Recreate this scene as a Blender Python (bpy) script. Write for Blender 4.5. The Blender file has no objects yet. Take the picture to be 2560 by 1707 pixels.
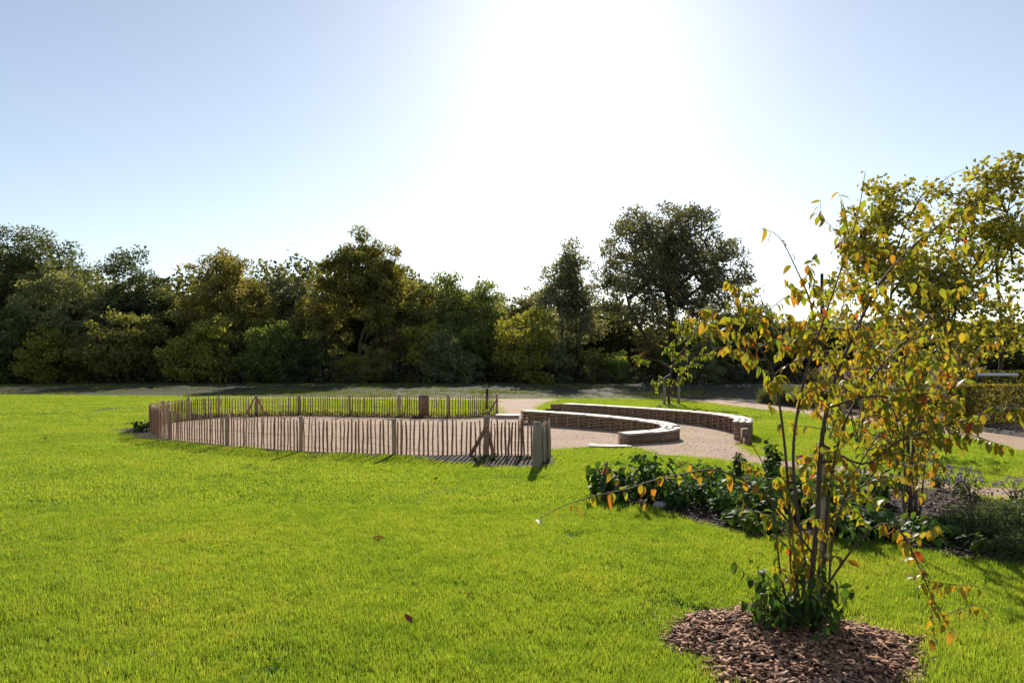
import bpy, bmesh, math, random
import numpy as np
from mathutils import Vector, Matrix, Euler

# ------------------------------------------------------------------ camera, sky, sun, exposure
SC = bpy.context.scene
COL = SC.collection
EYE, FPX, HOR, CX = 1.7, 1707.0, 908.0, 1280.0      # eye height, focal length, horizon row and centre column (2560 px wide frame)
cam = bpy.data.cameras.new('camera')
cam.sensor_width = 36.0; cam.lens = 24.0; cam.clip_start = 0.05; cam.clip_end = 3000
cam.shift_y = (HOR-853.5)/2560.0
cam.dof.use_dof = True; cam.dof.focus_distance = 13.0; cam.dof.aperture_fstop = 4.5
camo = bpy.data.objects.new('camera', cam); COL.objects.link(camo)
camo.location = (0, 0, EYE); camo.rotation_euler = (math.radians(90), 0, 0)
SC.camera = camo

SUN_EL, SUN_AZ = math.radians(28.0), math.radians(5.5)      # azimuth to the right of the view axis (+Y)
world = bpy.data.worlds.new('World'); SC.world = world; world.use_nodes = True
wn = world.node_tree.nodes; wl = world.node_tree.links
bg = wn['Background']
sky = wn.new('ShaderNodeTexSky'); sky.sky_type = 'NISHITA'; sky.sun_disc = False
sky.sun_elevation = SUN_EL; sky.sun_rotation = SUN_AZ
sky.air_density = 1.0; sky.dust_density = 0.26; sky.ozone_density = 1.2; sky.altitude = 50
hz = wn.new('ShaderNodeHueSaturation'); hz.inputs['Saturation'].default_value = 0.72      # pale autumn haze over the whole sky
wl.new(sky.outputs['Color'], hz.inputs['Color']); wl.new(hz.outputs['Color'], bg.inputs['Color']); bg.inputs['Strength'].default_value = 0.092
sunl = bpy.data.lights.new('sun', 'SUN'); sunl.energy = 5.0; sunl.angle = math.radians(0.55); sunl.color = (1.0, 0.93, 0.82)
suno = bpy.data.objects.new('sun', sunl); COL.objects.link(suno); suno.location = (5, 30, 40)
sd = Vector((math.sin(SUN_AZ)*math.cos(SUN_EL), math.cos(SUN_AZ)*math.cos(SUN_EL), math.sin(SUN_EL)))
suno.rotation_euler = sd.to_track_quat('Z', 'Y').to_euler()
SC.view_settings.view_transform = 'Standard'; SC.view_settings.look = 'None'
SC.view_settings.exposure = 0.6; SC.view_settings.gamma = 1.0
SC.view_settings.use_curve_mapping = False
SC.render.engine = 'CYCLES'
SC.cycles.max_bounces = 8; SC.cycles.diffuse_bounces = 3; SC.cycles.glossy_bounces = 2
SC.cycles.transmission_bounces = 5; SC.cycles.transparent_max_bounces = 6
SC.cycles.sample_clamp_indirect = 6.0
SC.cycles.use_denoising = True

rng = np.random.default_rng(7); random.seed(7)
U = lambda a, b: random.uniform(a, b)

# ------------------------------------------------------------------ helpers
def G(px, py, z=0.0):
    """point of the ground (height z) seen at a spot of the photograph"""
    d = FPX*(EYE-z)/(py-HOR)
    return np.array(((px-CX)*d/FPX, d, z))
def S(px, py, d):
    """point at depth d"""
    return np.array(((px-CX)*d/FPX, d, EYE-(py-HOR)*d/FPX))

def fast_mesh(name, V, F, smooth=False, attrs=None):
    """V (n,3); F list of int arrays (m,k)"""
    me = bpy.data.meshes.new(name)
    V = np.asarray(V, np.float32).reshape(-1, 3)
    if not isinstance(F, (list, tuple)): F = [F]
    F = [np.asarray(f, np.int32) for f in F if len(f)]
    me.vertices.add(len(V)); me.vertices.foreach_set('co', V.ravel())
    tot = np.concatenate([np.full(len(f), f.shape[1], np.int32) for f in F])
    loops = np.concatenate([f.ravel() for f in F])
    start = np.concatenate(([0], np.cumsum(tot)[:-1])).astype(np.int32)
    me.loops.add(len(loops)); me.loops.foreach_set('vertex_index', loops)
    me.polygons.add(len(tot)); me.polygons.foreach_set('loop_start', start); me.polygons.foreach_set('loop_total', tot)
    if smooth: me.polygons.foreach_set('use_smooth', np.ones(len(tot), bool))
    me.update(calc_edges=True); me.validate()
    for k, v in (attrs or {}).items():
        v = np.asarray(v, np.float32)
        if v.ndim == 1:
            a = me.attributes.new(k, 'FLOAT', 'POINT'); a.data.foreach_set('value', v)
        else:
            a = me.attributes.new(k, 'FLOAT_COLOR', 'POINT')
            a.data.foreach_set('color', np.concatenate([v, np.ones((len(v), 1), np.float32)], 1).ravel())
    return me

class MB:
    """collects geometry of one mesh"""
    def __init__(s): s.V = []; s.F = {}; s.n = 0; s.A = []
    def add(s, V, *Fs, a=None):
        V = np.asarray(V, float).reshape(-1, 3)
        for f in Fs:
            f = np.asarray(f, int)
            if len(f): s.F.setdefault(f.shape[1], []).append(f+s.n)
        s.V.append(V); s.n += len(V)
        if a is not None: s.A.append(np.broadcast_to(np.asarray(a, float), (len(V), np.size(a)) if np.size(a) > 1 else (len(V),)))
        return s
    def tube(s, P, R, sides=5, cap=True, a=None):
        P = np.asarray(P, float); n = len(P); R = np.broadcast_to(np.asarray(R, float), (n,))
        T = np.gradient(P, axis=0); T /= np.linalg.norm(T, axis=1)[:, None]+1e-9
        ref = np.where(np.abs(T[:, 2:3]) > .9, np.array([[1., 0, 0]]), np.array([[0, 0, 1.]]))
        if np.abs(T[:, 2]).mean() > .6: ref = np.tile(np.array([[1., .13, 0]]), (n, 1))
        A = np.cross(T, ref); A /= np.linalg.norm(A, axis=1)[:, None]+1e-9; B = np.cross(T, A)
        th = np.arange(sides)/sides*2*np.pi
        V = P[:, None]+R[:, None, None]*(np.cos(th)[None, :, None]*A[:, None]+np.sin(th)[None, :, None]*B[:, None])
        i = np.arange(n-1)[:, None]*sides; j = np.arange(sides)[None]; k = (j+1) % sides
        F = np.stack([i+j, i+k, i+sides+k, i+sides+j], -1).reshape(-1, 4)
        s.add(V, F, a=a)
        if cap and sides > 2:
            s.F.setdefault(sides, []).append(np.arange(sides)[None, ::-1]+s.n-n*sides)
            s.F.setdefault(sides, []).append(np.arange(sides)[None]+s.n-sides)
        return s
    def box(s, c, d, rz=0., rx=0., ry=0., jit=0., a=None):
        q = np.array([(x, y, z) for z in (-.5, .5) for y in (-.5, .5) for x in (-.5, .5)])*np.asarray(d, float)
        if jit: q = q+rng.normal(0, jit, q.shape)
        m = np.array(Euler((rx, ry, rz)).to_matrix())
        s.add(q@m.T+np.asarray(c, float), [(0, 2, 3, 1), (4, 5, 7, 6), (0, 1, 5, 4), (2, 6, 7, 3), (0, 4, 6, 2), (1, 3, 7, 5)], a=a)
        return s
    def mesh(s, name, smooth=False, attr=None):
        at = {attr: np.concatenate(s.A)} if attr else None
        return fast_mesh(name, np.concatenate(s.V), [np.concatenate(f) for f in s.F.values()], smooth, at)

def link(name, me, mat=None, parent=None, loc=None, rot=None, scale=None, color=None, **kw):
    o = bpy.data.objects.new(name, me); COL.objects.link(o)
    if mat is not None and me is not None and not me.materials: me.materials.append(mat)
    if parent is not None: o.parent = parent
    if loc is not None: o.location = tuple(float(v) for v in loc)
    if rot is not None: o.rotation_euler = rot
    if scale is not None: o.scale = scale if hasattr(scale, '__len__') else (scale,)*3
    if color is not None: o.color = (*color, 1.0)
    for k, v in kw.items():
        if v is not None: o[k] = v
    return o
def thing(name, label, cat, loc=(0, 0, 0), rz=0., group=None):
    return link(name, None, loc=loc, rot=(0, 0, rz), label=label, category=cat, group=group)

def crom(P, n):
    """smooth curve through points, n samples spaced evenly"""
    P = np.asarray(P, float); m = len(P)
    if m == 2: t = np.linspace(0, 1, n)[:, None]; return P[0]*(1-t)+P[1]*t
    Q = np.vstack([2*P[0]-P[1], P, 2*P[-1]-P[-2]]); out = []
    for i in range(m-1):
        p0, p1, p2, p3 = Q[i:i+4]; t = np.linspace(0, 1, 24, endpoint=False)[:, None]
        out.append(.5*(2*p1+(p2-p0)*t+(2*p0-5*p1+4*p2-p3)*t**2+(3*p1-p0-3*p2+p3)*t**3))
    out = np.vstack(out+[P[-1:]])
    L = np.concatenate(([0], np.cumsum(np.linalg.norm(np.diff(out, axis=0), axis=1))))
    s = np.linspace(0, L[-1], n)
    return np.stack([np.interp(s, L, out[:, k]) for k in range(out.shape[1])], 1)

def inpoly(P, poly):
    x, y = P[:, 0], P[:, 1]; r = np.zeros(len(P), bool); n = len(poly)
    for i in range(n):
        x1, y1 = poly[i][:2]; x2, y2 = poly[(i+1) % n][:2]
        if y1 == y2: continue
        c = ((y1 > y) != (y2 > y)) & (x < (x2-x1)*(y-y1)/(y2-y1)+x1); r ^= c
    return r
def smoothnoise(P, f, seed):
    """cheap smooth noise from -1 to 1"""
    g = np.random.default_rng(seed); out = 0
    for k in range(7):
        d = g.normal(size=P.shape[1]); d /= np.linalg.norm(d)
        out = out+np.sin((P@d)*f*g.uniform(.6, 1.9)+g.uniform(0, 6.28))
    return out/4.0

# ------------------------------------------------------------------ materials
def new_mat(name):
    m = bpy.data.materials.new(name); m.use_nodes = True
    nt = m.node_tree; nt.nodes.clear()
    out = nt.nodes.new('ShaderNodeOutputMaterial')
    return m, nt, nt.nodes, nt.links, out
def ramp(N, stops):
    r = N.new('ShaderNodeValToRGB'); e = r.color_ramp.elements
    while len(e) < len(stops): e.new(.5)
    for q, (p, c) in zip(e, stops): q.position = p; q.color = (*c, 1)
    return r
def mixc(N, L, a, b, fac, mode='MIX'):
    m = N.new('ShaderNodeMix'); m.data_type = 'RGBA'; m.blend_type = mode
    for sock, v in ((m.inputs[0], fac), (m.inputs[6], a), (m.inputs[7], b)):
        if hasattr(v, 'links'): L.new(v, sock)
        elif hasattr(v, '__len__'): sock.default_value = (*v, 1) if len(v) == 3 else v
        else: sock.default_value = v
    return m.outputs[2]
def noise(N, L, scale, detail=4, vec=None, rough=.55, dist=0.):
    n = N.new('ShaderNodeTexNoise'); n.inputs['Scale'].default_value = scale; n.inputs['Detail'].default_value = detail
    n.inputs['Roughness'].default_value = rough; n.inputs['Distortion'].default_value = dist
    if vec is not None: L.new(vec, n.inputs['Vector'])
    return n
def ground_mat(name, stops, s1=1.5, s2=40., bump=.02, rough=.95, spread=.5, bscale=120.):
    m, nt, N, L, out = new_mat(name)
    tc = N.new('ShaderNodeTexCoord'); p = tc.outputs['Object']
    n1 = noise(N, L, s1, 5, p); n2 = noise(N, L, s2, 5, p, .7)
    mx = N.new('ShaderNodeMath'); mx.operation = 'MULTIPLY_ADD'; L.new(n2.outputs[0], mx.inputs[0]); mx.inputs[1].default_value = spread
    sc = N.new('ShaderNodeMath'); sc.operation = 'MULTIPLY'; L.new(n1.outputs[0], sc.inputs[0]); sc.inputs[1].default_value = 1-spread
    L.new(sc.outputs[0], mx.inputs[2])
    r = ramp(N, stops); L.new(mx.outputs[0], r.inputs[0])
    b = N.new('ShaderNodeBsdfPrincipled'); b.inputs['Roughness'].default_value = rough
    b.inputs['Specular IOR Level'].default_value = .25
    L.new(r.outputs[0], b.inputs['Base Color'])
    nb = noise(N, L, bscale, 3, p, .7)
    bp = N.new('ShaderNodeBump'); bp.inputs['Strength'].default_value = .8; bp.inputs['Distance'].default_value = bump
    L.new(nb.outputs[0], bp.inputs['Height']); L.new(bp.outputs[0], b.inputs['Normal'])
    L.new(b.outputs[0], out.inputs[0]); return m
def leaf_mat(name, color=None, trans=.5, var=.35, gloss=.08, rough=.45, tipcol=None, colattr=None, hue=.03, tmul=(1.25, 1.15, .6)):
    """thin leaf: diffuse + translucent + a little gloss; colour from the object, an attribute, or fixed"""
    m, nt, N, L, out = new_mat(name)
    if colattr:
        a = N.new('ShaderNodeAttribute'); a.attribute_name = colattr; col = a.outputs['Color']
    elif color is None:
        oi = N.new('ShaderNodeObjectInfo'); col = oi.outputs['Color']
    else:
        rgb = N.new('ShaderNodeRGB'); rgb.outputs[0].default_value = (*color, 1); col = rgb.outputs[0]
    if tipcol is not None:
        a = N.new('ShaderNodeAttribute'); a.attribute_name = 'tip'
        oi2 = N.new('ShaderNodeObjectInfo')
        mm = N.new('ShaderNodeMath'); mm.operation = 'MULTIPLY'; L.new(a.outputs['Fac'], mm.inputs[0]); L.new(oi2.outputs['Random'], mm.inputs[1])
        col = mixc(N, L, col, tipcol, mm.outputs[0])
    ge = N.new('ShaderNodeNewGeometry'); oi = N.new('ShaderNodeObjectInfo')
    hs = N.new('ShaderNodeHueSaturation'); L.new(col, hs.inputs['Color'])
    ad = N.new('ShaderNodeMath'); ad.operation = 'MULTIPLY_ADD'; ad.inputs[1].default_value = 2*var; ad.inputs[2].default_value = 1-var
    L.new(ge.outputs['Random Per Island'], ad.inputs[0]); L.new(ad.outputs[0], hs.inputs['Value'])
    wn_ = N.new('ShaderNodeTexWhiteNoise'); wn_.noise_dimensions = '1D'
    sm = N.new('ShaderNodeMath'); sm.operation = 'ADD'; L.new(ge.outputs['Random Per Island'], sm.inputs[0]); L.new(oi.outputs['Random'], sm.inputs[1])
    L.new(sm.outputs[0], wn_.inputs['W'])
    ah = N.new('ShaderNodeMath'); ah.operation = 'MULTIPLY_ADD'; ah.inputs[1].default_value = 2*hue; ah.inputs[2].default_value = .5-hue
    L.new(wn_.outputs[0], ah.inputs[0]); L.new(ah.outputs[0], hs.inputs['Hue'])
    c = hs.outputs[0]
    d = N.new('ShaderNodeBsdfDiffuse'); L.new(c, d.inputs[0])
    t = N.new('ShaderNodeBsdfTranslucent'); L.new(mixc(N, L, c, tmul, 1.0, 'MULTIPLY'), t.inputs[0])
    ms = N.new('ShaderNodeMixShader'); ms.inputs[0].default_value = trans
    L.new(d.outputs[0], ms.inputs[1]); L.new(t.outputs[0], ms.inputs[2]); fin = ms.outputs[0]
    if gloss > 0:
        g = N.new('ShaderNodeBsdfGlossy'); g.inputs['Roughness'].default_value = rough; g.inputs[0].default_value = (1, 1, 1, 1)
        fr = N.new('ShaderNodeLayerWeight'); fr.inputs[0].default_value = .25
        gm = N.new('ShaderNodeMath'); gm.operation = 'MULTIPLY_ADD'; gm.inputs[1].default_value = gloss*2; gm.inputs[2].default_value = gloss*.4
        L.new(fr.outputs['Fresnel'], gm.inputs[0])
        m2 = N.new('ShaderNodeMixShader'); L.new(gm.outputs[0], m2.inputs[0]); L.new(fin, m2.inputs[1]); L.new(g.outputs[0], m2.inputs[2]); fin = m2.outputs[0]
    L.new(fin, out.inputs[0]); return m
def wood_mat(name, a, b, scale=(30, 30, 3), rough=.85, objvar=.35, bump=.004, spec=.25):
    m, nt, N, L, out = new_mat(name)
    tc = N.new('ShaderNodeTexCoord'); mp = N.new('ShaderNodeMapping'); mp.inputs['Scale'].default_value = scale
    oi = N.new('ShaderNodeObjectInfo'); ad = N.new('ShaderNodeVectorMath'); ad.operation = 'ADD'
    sc = N.new('ShaderNodeVectorMath'); sc.operation = 'SCALE'; sc.inputs[0].default_value = (37, 11, 23); L.new(oi.outputs['Random'], sc.inputs['Scale'])
    L.new(tc.outputs['Object'], ad.inputs[0]); L.new(sc.outputs[0], ad.inputs[1]); L.new(ad.outputs[0], mp.inputs[0])
    n = noise(N, L, 1.0, 6, mp.outputs[0], .65, .4)
    r = ramp(N, [(.3, a), (.7, b)]); L.new(n.outputs[0], r.inputs[0])
    hs = N.new('ShaderNodeHueSaturation'); L.new(r.outputs[0], hs.inputs['Color'])
    mv = N.new('ShaderNodeMath'); mv.operation = 'MULTIPLY_ADD'; mv.inputs[1].default_value = 2*objvar; mv.inputs[2].default_value = 1-objvar
    L.new(oi.outputs['Random'], mv.inputs[0]); L.new(mv.outputs[0], hs.inputs['Value'])
    p = N.new('ShaderNodeBsdfPrincipled'); p.inputs['Roughness'].default_value = rough; p.inputs['Specular IOR Level'].default_value = spec
    L.new(hs.outputs[0], p.inputs['Base Color'])
    bp = N.new('ShaderNodeBump'); bp.inputs['Strength'].default_value = .7; bp.inputs['Distance'].default_value = bump
    L.new(n.outputs[0], bp.inputs['Height']); L.new(bp.outputs[0], p.inputs['Normal'])
    L.new(p.outputs[0], out.inputs[0]); return m
def plain_mat(name, c, rough=.6, metal=0., var=.25, scale=12.):
    m, nt, N, L, out = new_mat(name)
    tc = N.new('ShaderNodeTexCoord'); n = noise(N, L, scale, 5, tc.outputs['Object'])
    r = ramp(N, [(.3, tuple(v*(1-var) for v in c)), (.7, tuple(min(1, v*(1+var)) for v in c))]); L.new(n.outputs[0], r.inputs[0])
    p = N.new('ShaderNodeBsdfPrincipled'); p.inputs['Roughness'].default_value = rough; p.inputs['Metallic'].default_value = metal
    L.new(r.outputs[0], p.inputs['Base Color']); L.new(p.outputs[0], out.inputs[0]); return m

M_ground = ground_mat('rough_earth_and_grass', [(.3, (.025, .02, .013)), (.46, (.045, .037, .02)), (.54, (.035, .055, .013)), (.75, (.075, .075, .034))], .5, 9., .05)
M_lawn = ground_mat('lawn_soil', [(.3, (.05, .075, .006)), (.55, (.075, .11, .008)), (.8, (.11, .12, .02))], .7, 25., .03)
M_soil = ground_mat('tilled_soil', [(.3, (.028, .018, .011)), (.45, (.055, .038, .022)), (.52, (.055, .066, .016)), (.75, (.09, .075, .04))], .9, 14., .06, bscale=25.)
M_gravel = ground_mat('compacted_gravel', [(.25, (.30, .195, .125)), (.5, (.41, .28, .19)), (.75, (.52, .38, .27))], 0.8, 160., .012, spread=.5, bscale=170.)
M_mulch = ground_mat('dark_mulch', [(.3, (.02, .014, .01)), (.5, (.05, .034, .025)), (.75, (.11, .075, .055))], 3., 60., .03, bscale=60.)
M_grass = leaf_mat('grass_blade', (.265, .375, .03), trans=.62, var=.3, gloss=.02, rough=.5, hue=.025, tmul=(1.22, 1.14, .5))
def tint_grass(m, a, b, c):
    N, L = m.node_tree.nodes, m.node_tree.links; rgb = [n for n in N if n.type == 'RGB'][0]
    g = N.new('ShaderNodeNewGeometry'); n1 = noise(N, L, .55, 4, g.outputs['Position'], .6); n2 = noise(N, L, 5., 3, g.outputs['Position'], .6)
    r1 = ramp(N, [(.36, a), (.5, b), (.66, c)]); ad = N.new('ShaderNodeMath'); ad.operation = 'MULTIPLY_ADD'; ad.inputs[1].default_value = .45
    sb = N.new('ShaderNodeMath'); sb.operation = 'MULTIPLY'; sb.inputs[1].default_value = .55; L.new(n1.outputs[0], sb.inputs[0]); L.new(n2.outputs[0], ad.inputs[0]); L.new(sb.outputs[0], ad.inputs[2]); L.new(ad.outputs[0], r1.inputs[0])
    for l in list(rgb.outputs[0].links): L.new(r1.outputs[0], l.to_socket)
tint_grass(M_grass, (.165, .27, .036), (.258, .352, .048), (.35, .39, .07))
M_wgrass = leaf_mat('wild_grass_blade', (.17, .20, .045), trans=.45, var=.4, gloss=.03, hue=.04)
M_tree = leaf_mat('tree_leaf', None, trans=.5, var=.45, gloss=.02, rough=.55, hue=.025)
M_shrubleaf = leaf_mat('autumn_shrub_leaf', None, trans=.55, var=.12, gloss=.025, rough=.5, tipcol=(.45, .16, .02), hue=.015)
M_shrubgreen = leaf_mat('green_shrub_leaf', None, trans=.55, var=.15, gloss=.02, rough=.5, hue=.015)
M_shrubleaf2 = leaf_mat('autumn_shrub_leaf_mass', colattr='col', trans=.55, var=.15, gloss=.025, rough=.5, hue=.02)
M_bedleaf = leaf_mat('bed_plant_leaf', None, trans=.42, var=.35, gloss=.012, rough=.5, hue=.02)
M_petal = leaf_mat('petal', None, trans=.4, var=.2, gloss=0, hue=.02, tmul=(1, 1, 1))
M_bark = wood_mat('bark', (.05, .038, .028), (.13, .10, .075), (14, 14, 3), .95, .2, .02)
M_twig = wood_mat('shrub_bark', (.05, .03, .022), (.15, .10, .075), (60, 60, 10), .7, .1, .002, .25)
M_slat = wood_mat('split_chestnut', (.165, .08, .044), (.42, .245, .148), (60, 60, 4), .75, .32, .004, .3)
M_post = wood_mat('peeled_post', (.25, .15, .095), (.50, .34, .22), (40, 40, 3), .75, .18, .004, .3)
M_grey = wood_mat('weathered_post', (.20, .155, .11), (.44, .36, .27), (40, 40, 3), .8, .15, .004, .3)
M_seat = wood_mat('seat_board', (.27, .20, .155), (.48, .38, .30), (5, 5, 30), .62, .15, .003, .4)
M_oldboard = wood_mat('dark_board', (.13, .075, .05), (.30, .19, .13), (6, 6, 24), .8, .2, .003)
M_wattle = wood_mat('willow_rod', (.20, .11, .065), (.52, .35, .22), (9, 9, 60), .7, .1, .003)
M_chip = wood_mat('wood_chip', (.14, .07, .042), (.50, .32, .22), (40, 40, 40), .8, .45, .002)
M_steel = plain_mat('galvanised_wire', (.16, .15, .14), .5, .6)
M_rust = plain_mat('rusty_steel', (.07, .04, .028), .8, .2)
M_green = plain_mat('green_painted_steel', (.015, .05, .04), .5, .0)
M_white = plain_mat('white_paint', (.8, .8, .78), .4, 0, .04)
M_boxgrey = plain_mat('grey_cabinet', (.42, .40, .40), .5, 0, .08)
M_stone = plain_mat('pale_stone', (.35, .34, .32), .8, 0, .3)
M_brownleaf = leaf_mat('dry_leaf', (.22, .08, .045), trans=.25, var=.3, gloss=0)
M_pole = plain_mat('dark_timber_pole', (.035, .03, .028), .9)

# ------------------------------------------------------------------ ground plan
fence_px = [(1243, 1040), (1120, 1045), (990, 1043), (875, 1041), (749, 1039), (640, 1041), (546, 1044), (472, 1051), (405, 1062), (374, 1075),
            (388, 1090), (423, 1101), (568, 1116), (752, 1130), (985, 1139), (1215, 1142)]
FENCE = crom([G(*p)[:2] for p in fence_px], 400)
CORNER = G(1371, 1143)[:2]; ENDP = G(1339, 1170)[:2]

court = [tuple(p) for p in FENCE] + [tuple(CORNER), (.9, 14.5), (.7, 18.5)]
plaza_px = [(1100, 1050), (1238, 1041), (1247, 1003), (1390, 1000), (1372, 1006), (1352, 1015), (1342, 1023), (1362, 1029), (1400, 1031), (1541, 1039.5), (1640, 1048), (1714, 1057),
            (1805, 1070), (1852, 1084), (1862, 1098), (1860, 1113), (1868, 1128), (1905, 1143), (2000, 1157), (2170, 1178), (2413, 1216), (2560, 1224), (2900, 1250), (2900, 1300),
            (2560, 1262), (2413, 1237), (2250, 1214), (2100, 1190), (1950, 1172), (1887, 1163), (1815, 1157), (1714, 1143), (1647, 1140), (1627, 1133), (1569, 1121), (1520, 1118),
            (1465, 1119), (1425, 1123), (1372, 1127), (1368, 1141), (1215, 1139), (900, 1100)]
def smooth_closed(P, n=260):
    P = np.asarray(P); Q = np.vstack([P, P[:1]])
    return [tuple(p) for p in crom(Q, n)[:-1]]
plaza = smooth_closed([G(*p)[:2] for p in plaza_px])
up_px = [(1690, 1000), (1800, 1001), (1850, 1003), (1926, 1014), (2003, 1024), (2130, 1040), (2300, 1062), (2445, 1079), (2560, 1095), (2900, 1150), (2900, 1210), (2560, 1131),
         (2420, 1099), (2300, 1077), (2130, 1050), (1995, 1034), (1850, 1018), (1780, 1009)]
upper_path = [tuple(G(*p)[:2]) for p in up_px]
back_path = [tuple(G(*p)[:2]) for p in [(560, 993.5), (800, 994), (1100, 996), (1250, 997.5), (1400, 997.5), (1400, 1001), (1250, 1003), (1100, 999.5), (800, 997), (560, 995.5)]]
bed_px = [(1478, 1222), (1490, 1243), (1560, 1263), (1640, 1277), (1720, 1303), (1800, 1330), (1900, 1348), (2000, 1352), (2150, 1358), (2280, 1372), (2370, 1396), (2560, 1418), (2900, 1440),
          (2900, 1300), (2560, 1264), (2413, 1240), (2250, 1217), (2100, 1195), (1950, 1188), (1800, 1192), (1600, 1200), (1500, 1203)]
bed = smooth_closed([G(*p)[:2] for p in bed_px], 160)
rut = [tuple(G(*p)[:2]) for p in [(-300, 1043), (0, 1036.5), (100, 1034.5), (190, 1031), (235, 1025), (275, 1021), (330, 1019.5), (372, 1018), (372, 1020), (330, 1021.5), (290, 1024), (255, 1028), (210, 1031), (100, 1036), (0, 1038), (-300, 1045)]]
gash = [tuple(G(*p)[:2]) for p in [(1392, 1330), (1420, 1337), (1450, 1347), (1468, 1353), (1466, 1359), (1440, 1354), (1410, 1345), (1390, 1335)]]
RC = np.array((1.66, 3.98)); RR = .70
def ring_r(th): return RR*(1+.07*np.sin(3*th+1)+.05*np.sin(5*th+.4)+.03*np.sin(9*th))
# soil strip along the fence
Tn = np.gradient(FENCE, axis=0); Tn /= np.linalg.norm(Tn, axis=1)[:, None]; Nn = np.stack([Tn[:, 1], -Tn[:, 0]], 1)
cc = FENCE.mean(0); sgn = np.sign(((FENCE-cc)*Nn).sum(1)); Nn *= sgn[:, None]      # outward
wid = np.interp(np.linspace(0, 1, 400), [0, .2, .42, .5, .56, .62, .7, .85, .93, 1], [.25, .25, .25, .35, .8, .55, .12, .10, .28, .55])
inn = np.interp(np.linspace(0, 1, 400), [0, .05, .28, .4, .5, .7, 1], [.3, .45, .35, .12, .1, .03, .03])
o_ = FENCE+Nn*(wid*(1+.25*np.sin(np.arange(400)*.35)+.15*np.sin(np.arange(400)*.83)))[:, None]
i_ = FENCE-Nn*inn[:, None]
soil_ring = [tuple(p) for p in o_]+[tuple(p) for p in i_[::-1]]
corner_soil = [tuple(G(*p)[:2]) for p in [(1150, 1139), (1215, 1141), (1372, 1141), (1386, 1146), (1390, 1156), (1376, 1168), (1358, 1173), (1325, 1172), (1270, 1170), (1200, 1167), (1120, 1160), (1060, 1152), (1020, 1145)]]
soil_px = [(-900, 991), (0, 988.5), (300, 989.5), (560, 992), (800, 993), (1100, 995), (1250, 997), (1400, 997.3), (1700, 999.5), (1850, 1002), (1850, 975), (1250, 977), (600, 976), (0, 979), (-900, 980)]
tilled = [tuple(G(*p)[:2]) for p in soil_px]
beyond = [tuple(p) for p in upper_path[:10]]+[(60, 10), (60, 60), (8, 60)]      # planted strip past the upper path

def sheet(name, poly, z, mat, label, cat, kind='structure'):
    bm = bmesh.new(); vs = [bm.verts.new((p[0], p[1], z)) for p in poly]
    f = bm.faces.new(vs); bm.normal_update()
    if f.normal.z < 0: f.normal_flip()
    bmesh.ops.triangulate(bm, faces=[f])
    me = bpy.data.meshes.new(name); bm.to_mesh(me); bm.free()
    return link(name, me, mat, label=label, category=cat, kind=kind)

# ground to the horizon, finely divided and lumpy in the rough strip before the wood
def ground():
    xs = np.concatenate((np.linspace(-900, -60, 15), np.linspace(-58, 58, 260), np.linspace(60, 900, 15)))
    ys = np.concatenate(([-60, -20, 0, 15, 30], np.linspace(33, 66, 120), [75, 100, 200, 500, 1200]))
    X, Y = np.meshgrid(xs, ys); P = np.stack([X.ravel(), Y.ravel()], 1)
    amp = np.interp(P[:, 1], [40.5, 43, 54, 60, 66], [0, 1, 1, .6, 0])*(np.abs(P[:, 0]) < 57)
    lump = np.clip(smoothnoise(P, 1.7, 3)*.6+smoothnoise(P, 4.5, 4)*.6+smoothnoise(P, .5, 5)*.5, -.5, 2)
    z = amp*(.10+.13*lump)
    n, m = len(xs), len(ys); i = (np.arange(m-1)[:, None]*n+np.arange(n-1)[None]).ravel()
    F = np.stack([i, i+1, i+n+1, i+n], 1)
    me = fast_mesh('ground', np.column_stack([P, z]), F, True)
    link('ground', me, M_ground, label='rough grass and bare earth reaching to the edge of the wood', category='ground', kind='structure')
ground()
lawn_poly = [(-60, -8), (60, -8), (60, 31), (14, 31.6)]+[tuple(G(*p)[:2]) for p in [(1700, 998.5), (1400, 997), (1250, 996.5), (1100, 994.5), (800, 992.5), (560, 991.5), (300, 989), (0, 988), (-900, 990)]]
sheet('lawn', lawn_poly, .004, M_lawn, 'bright green mown lawn in front of and around the court', 'lawn')
sheet('tilled_soil', tilled, .008, M_soil, 'brown tilled soil strip with sparse seedlings behind the lawn', 'soil')
sheet('border_soil', beyond, .009, M_mulch, 'dark mulched strip under the hedge beyond the path', 'soil')
sheet('rut', rut, .010, M_soil, 'thin bare rut crossing the lawn beside the court', 'rut')
sheet('gash', gash, .010, M_mulch, 'short dark gash in the lawn near the tip of the planting bed', 'rut')
sheet('back_path', back_path, .013, M_gravel, 'narrow beige gravel path behind the fenced court', 'path')
sheet('garden_path', upper_path, .014, M_gravel, 'beige gravel path curving past the clipped hedge', 'path')
sheet('gravel_court', court, .014, M_gravel, 'round beige gravel court inside the paling fence', 'court')
sheet('gravel_plaza', plaza, .018, M_gravel, 'beige gravel floor around the curved woven benches', 'path')
sheet('fence_soil', soil_ring, .022, M_mulch, 'dark soil strip at the foot of the paling fence', 'soil')
sheet('corner_soil', corner_soil, .026, M_mulch, 'weedy dark soil patch at the corner of the paling fence', 'soil')
sheet('planting_bed', bed, .022, M_mulch, 'dark mulched planting bed full of leafy plants', 'flower bed')

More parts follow.
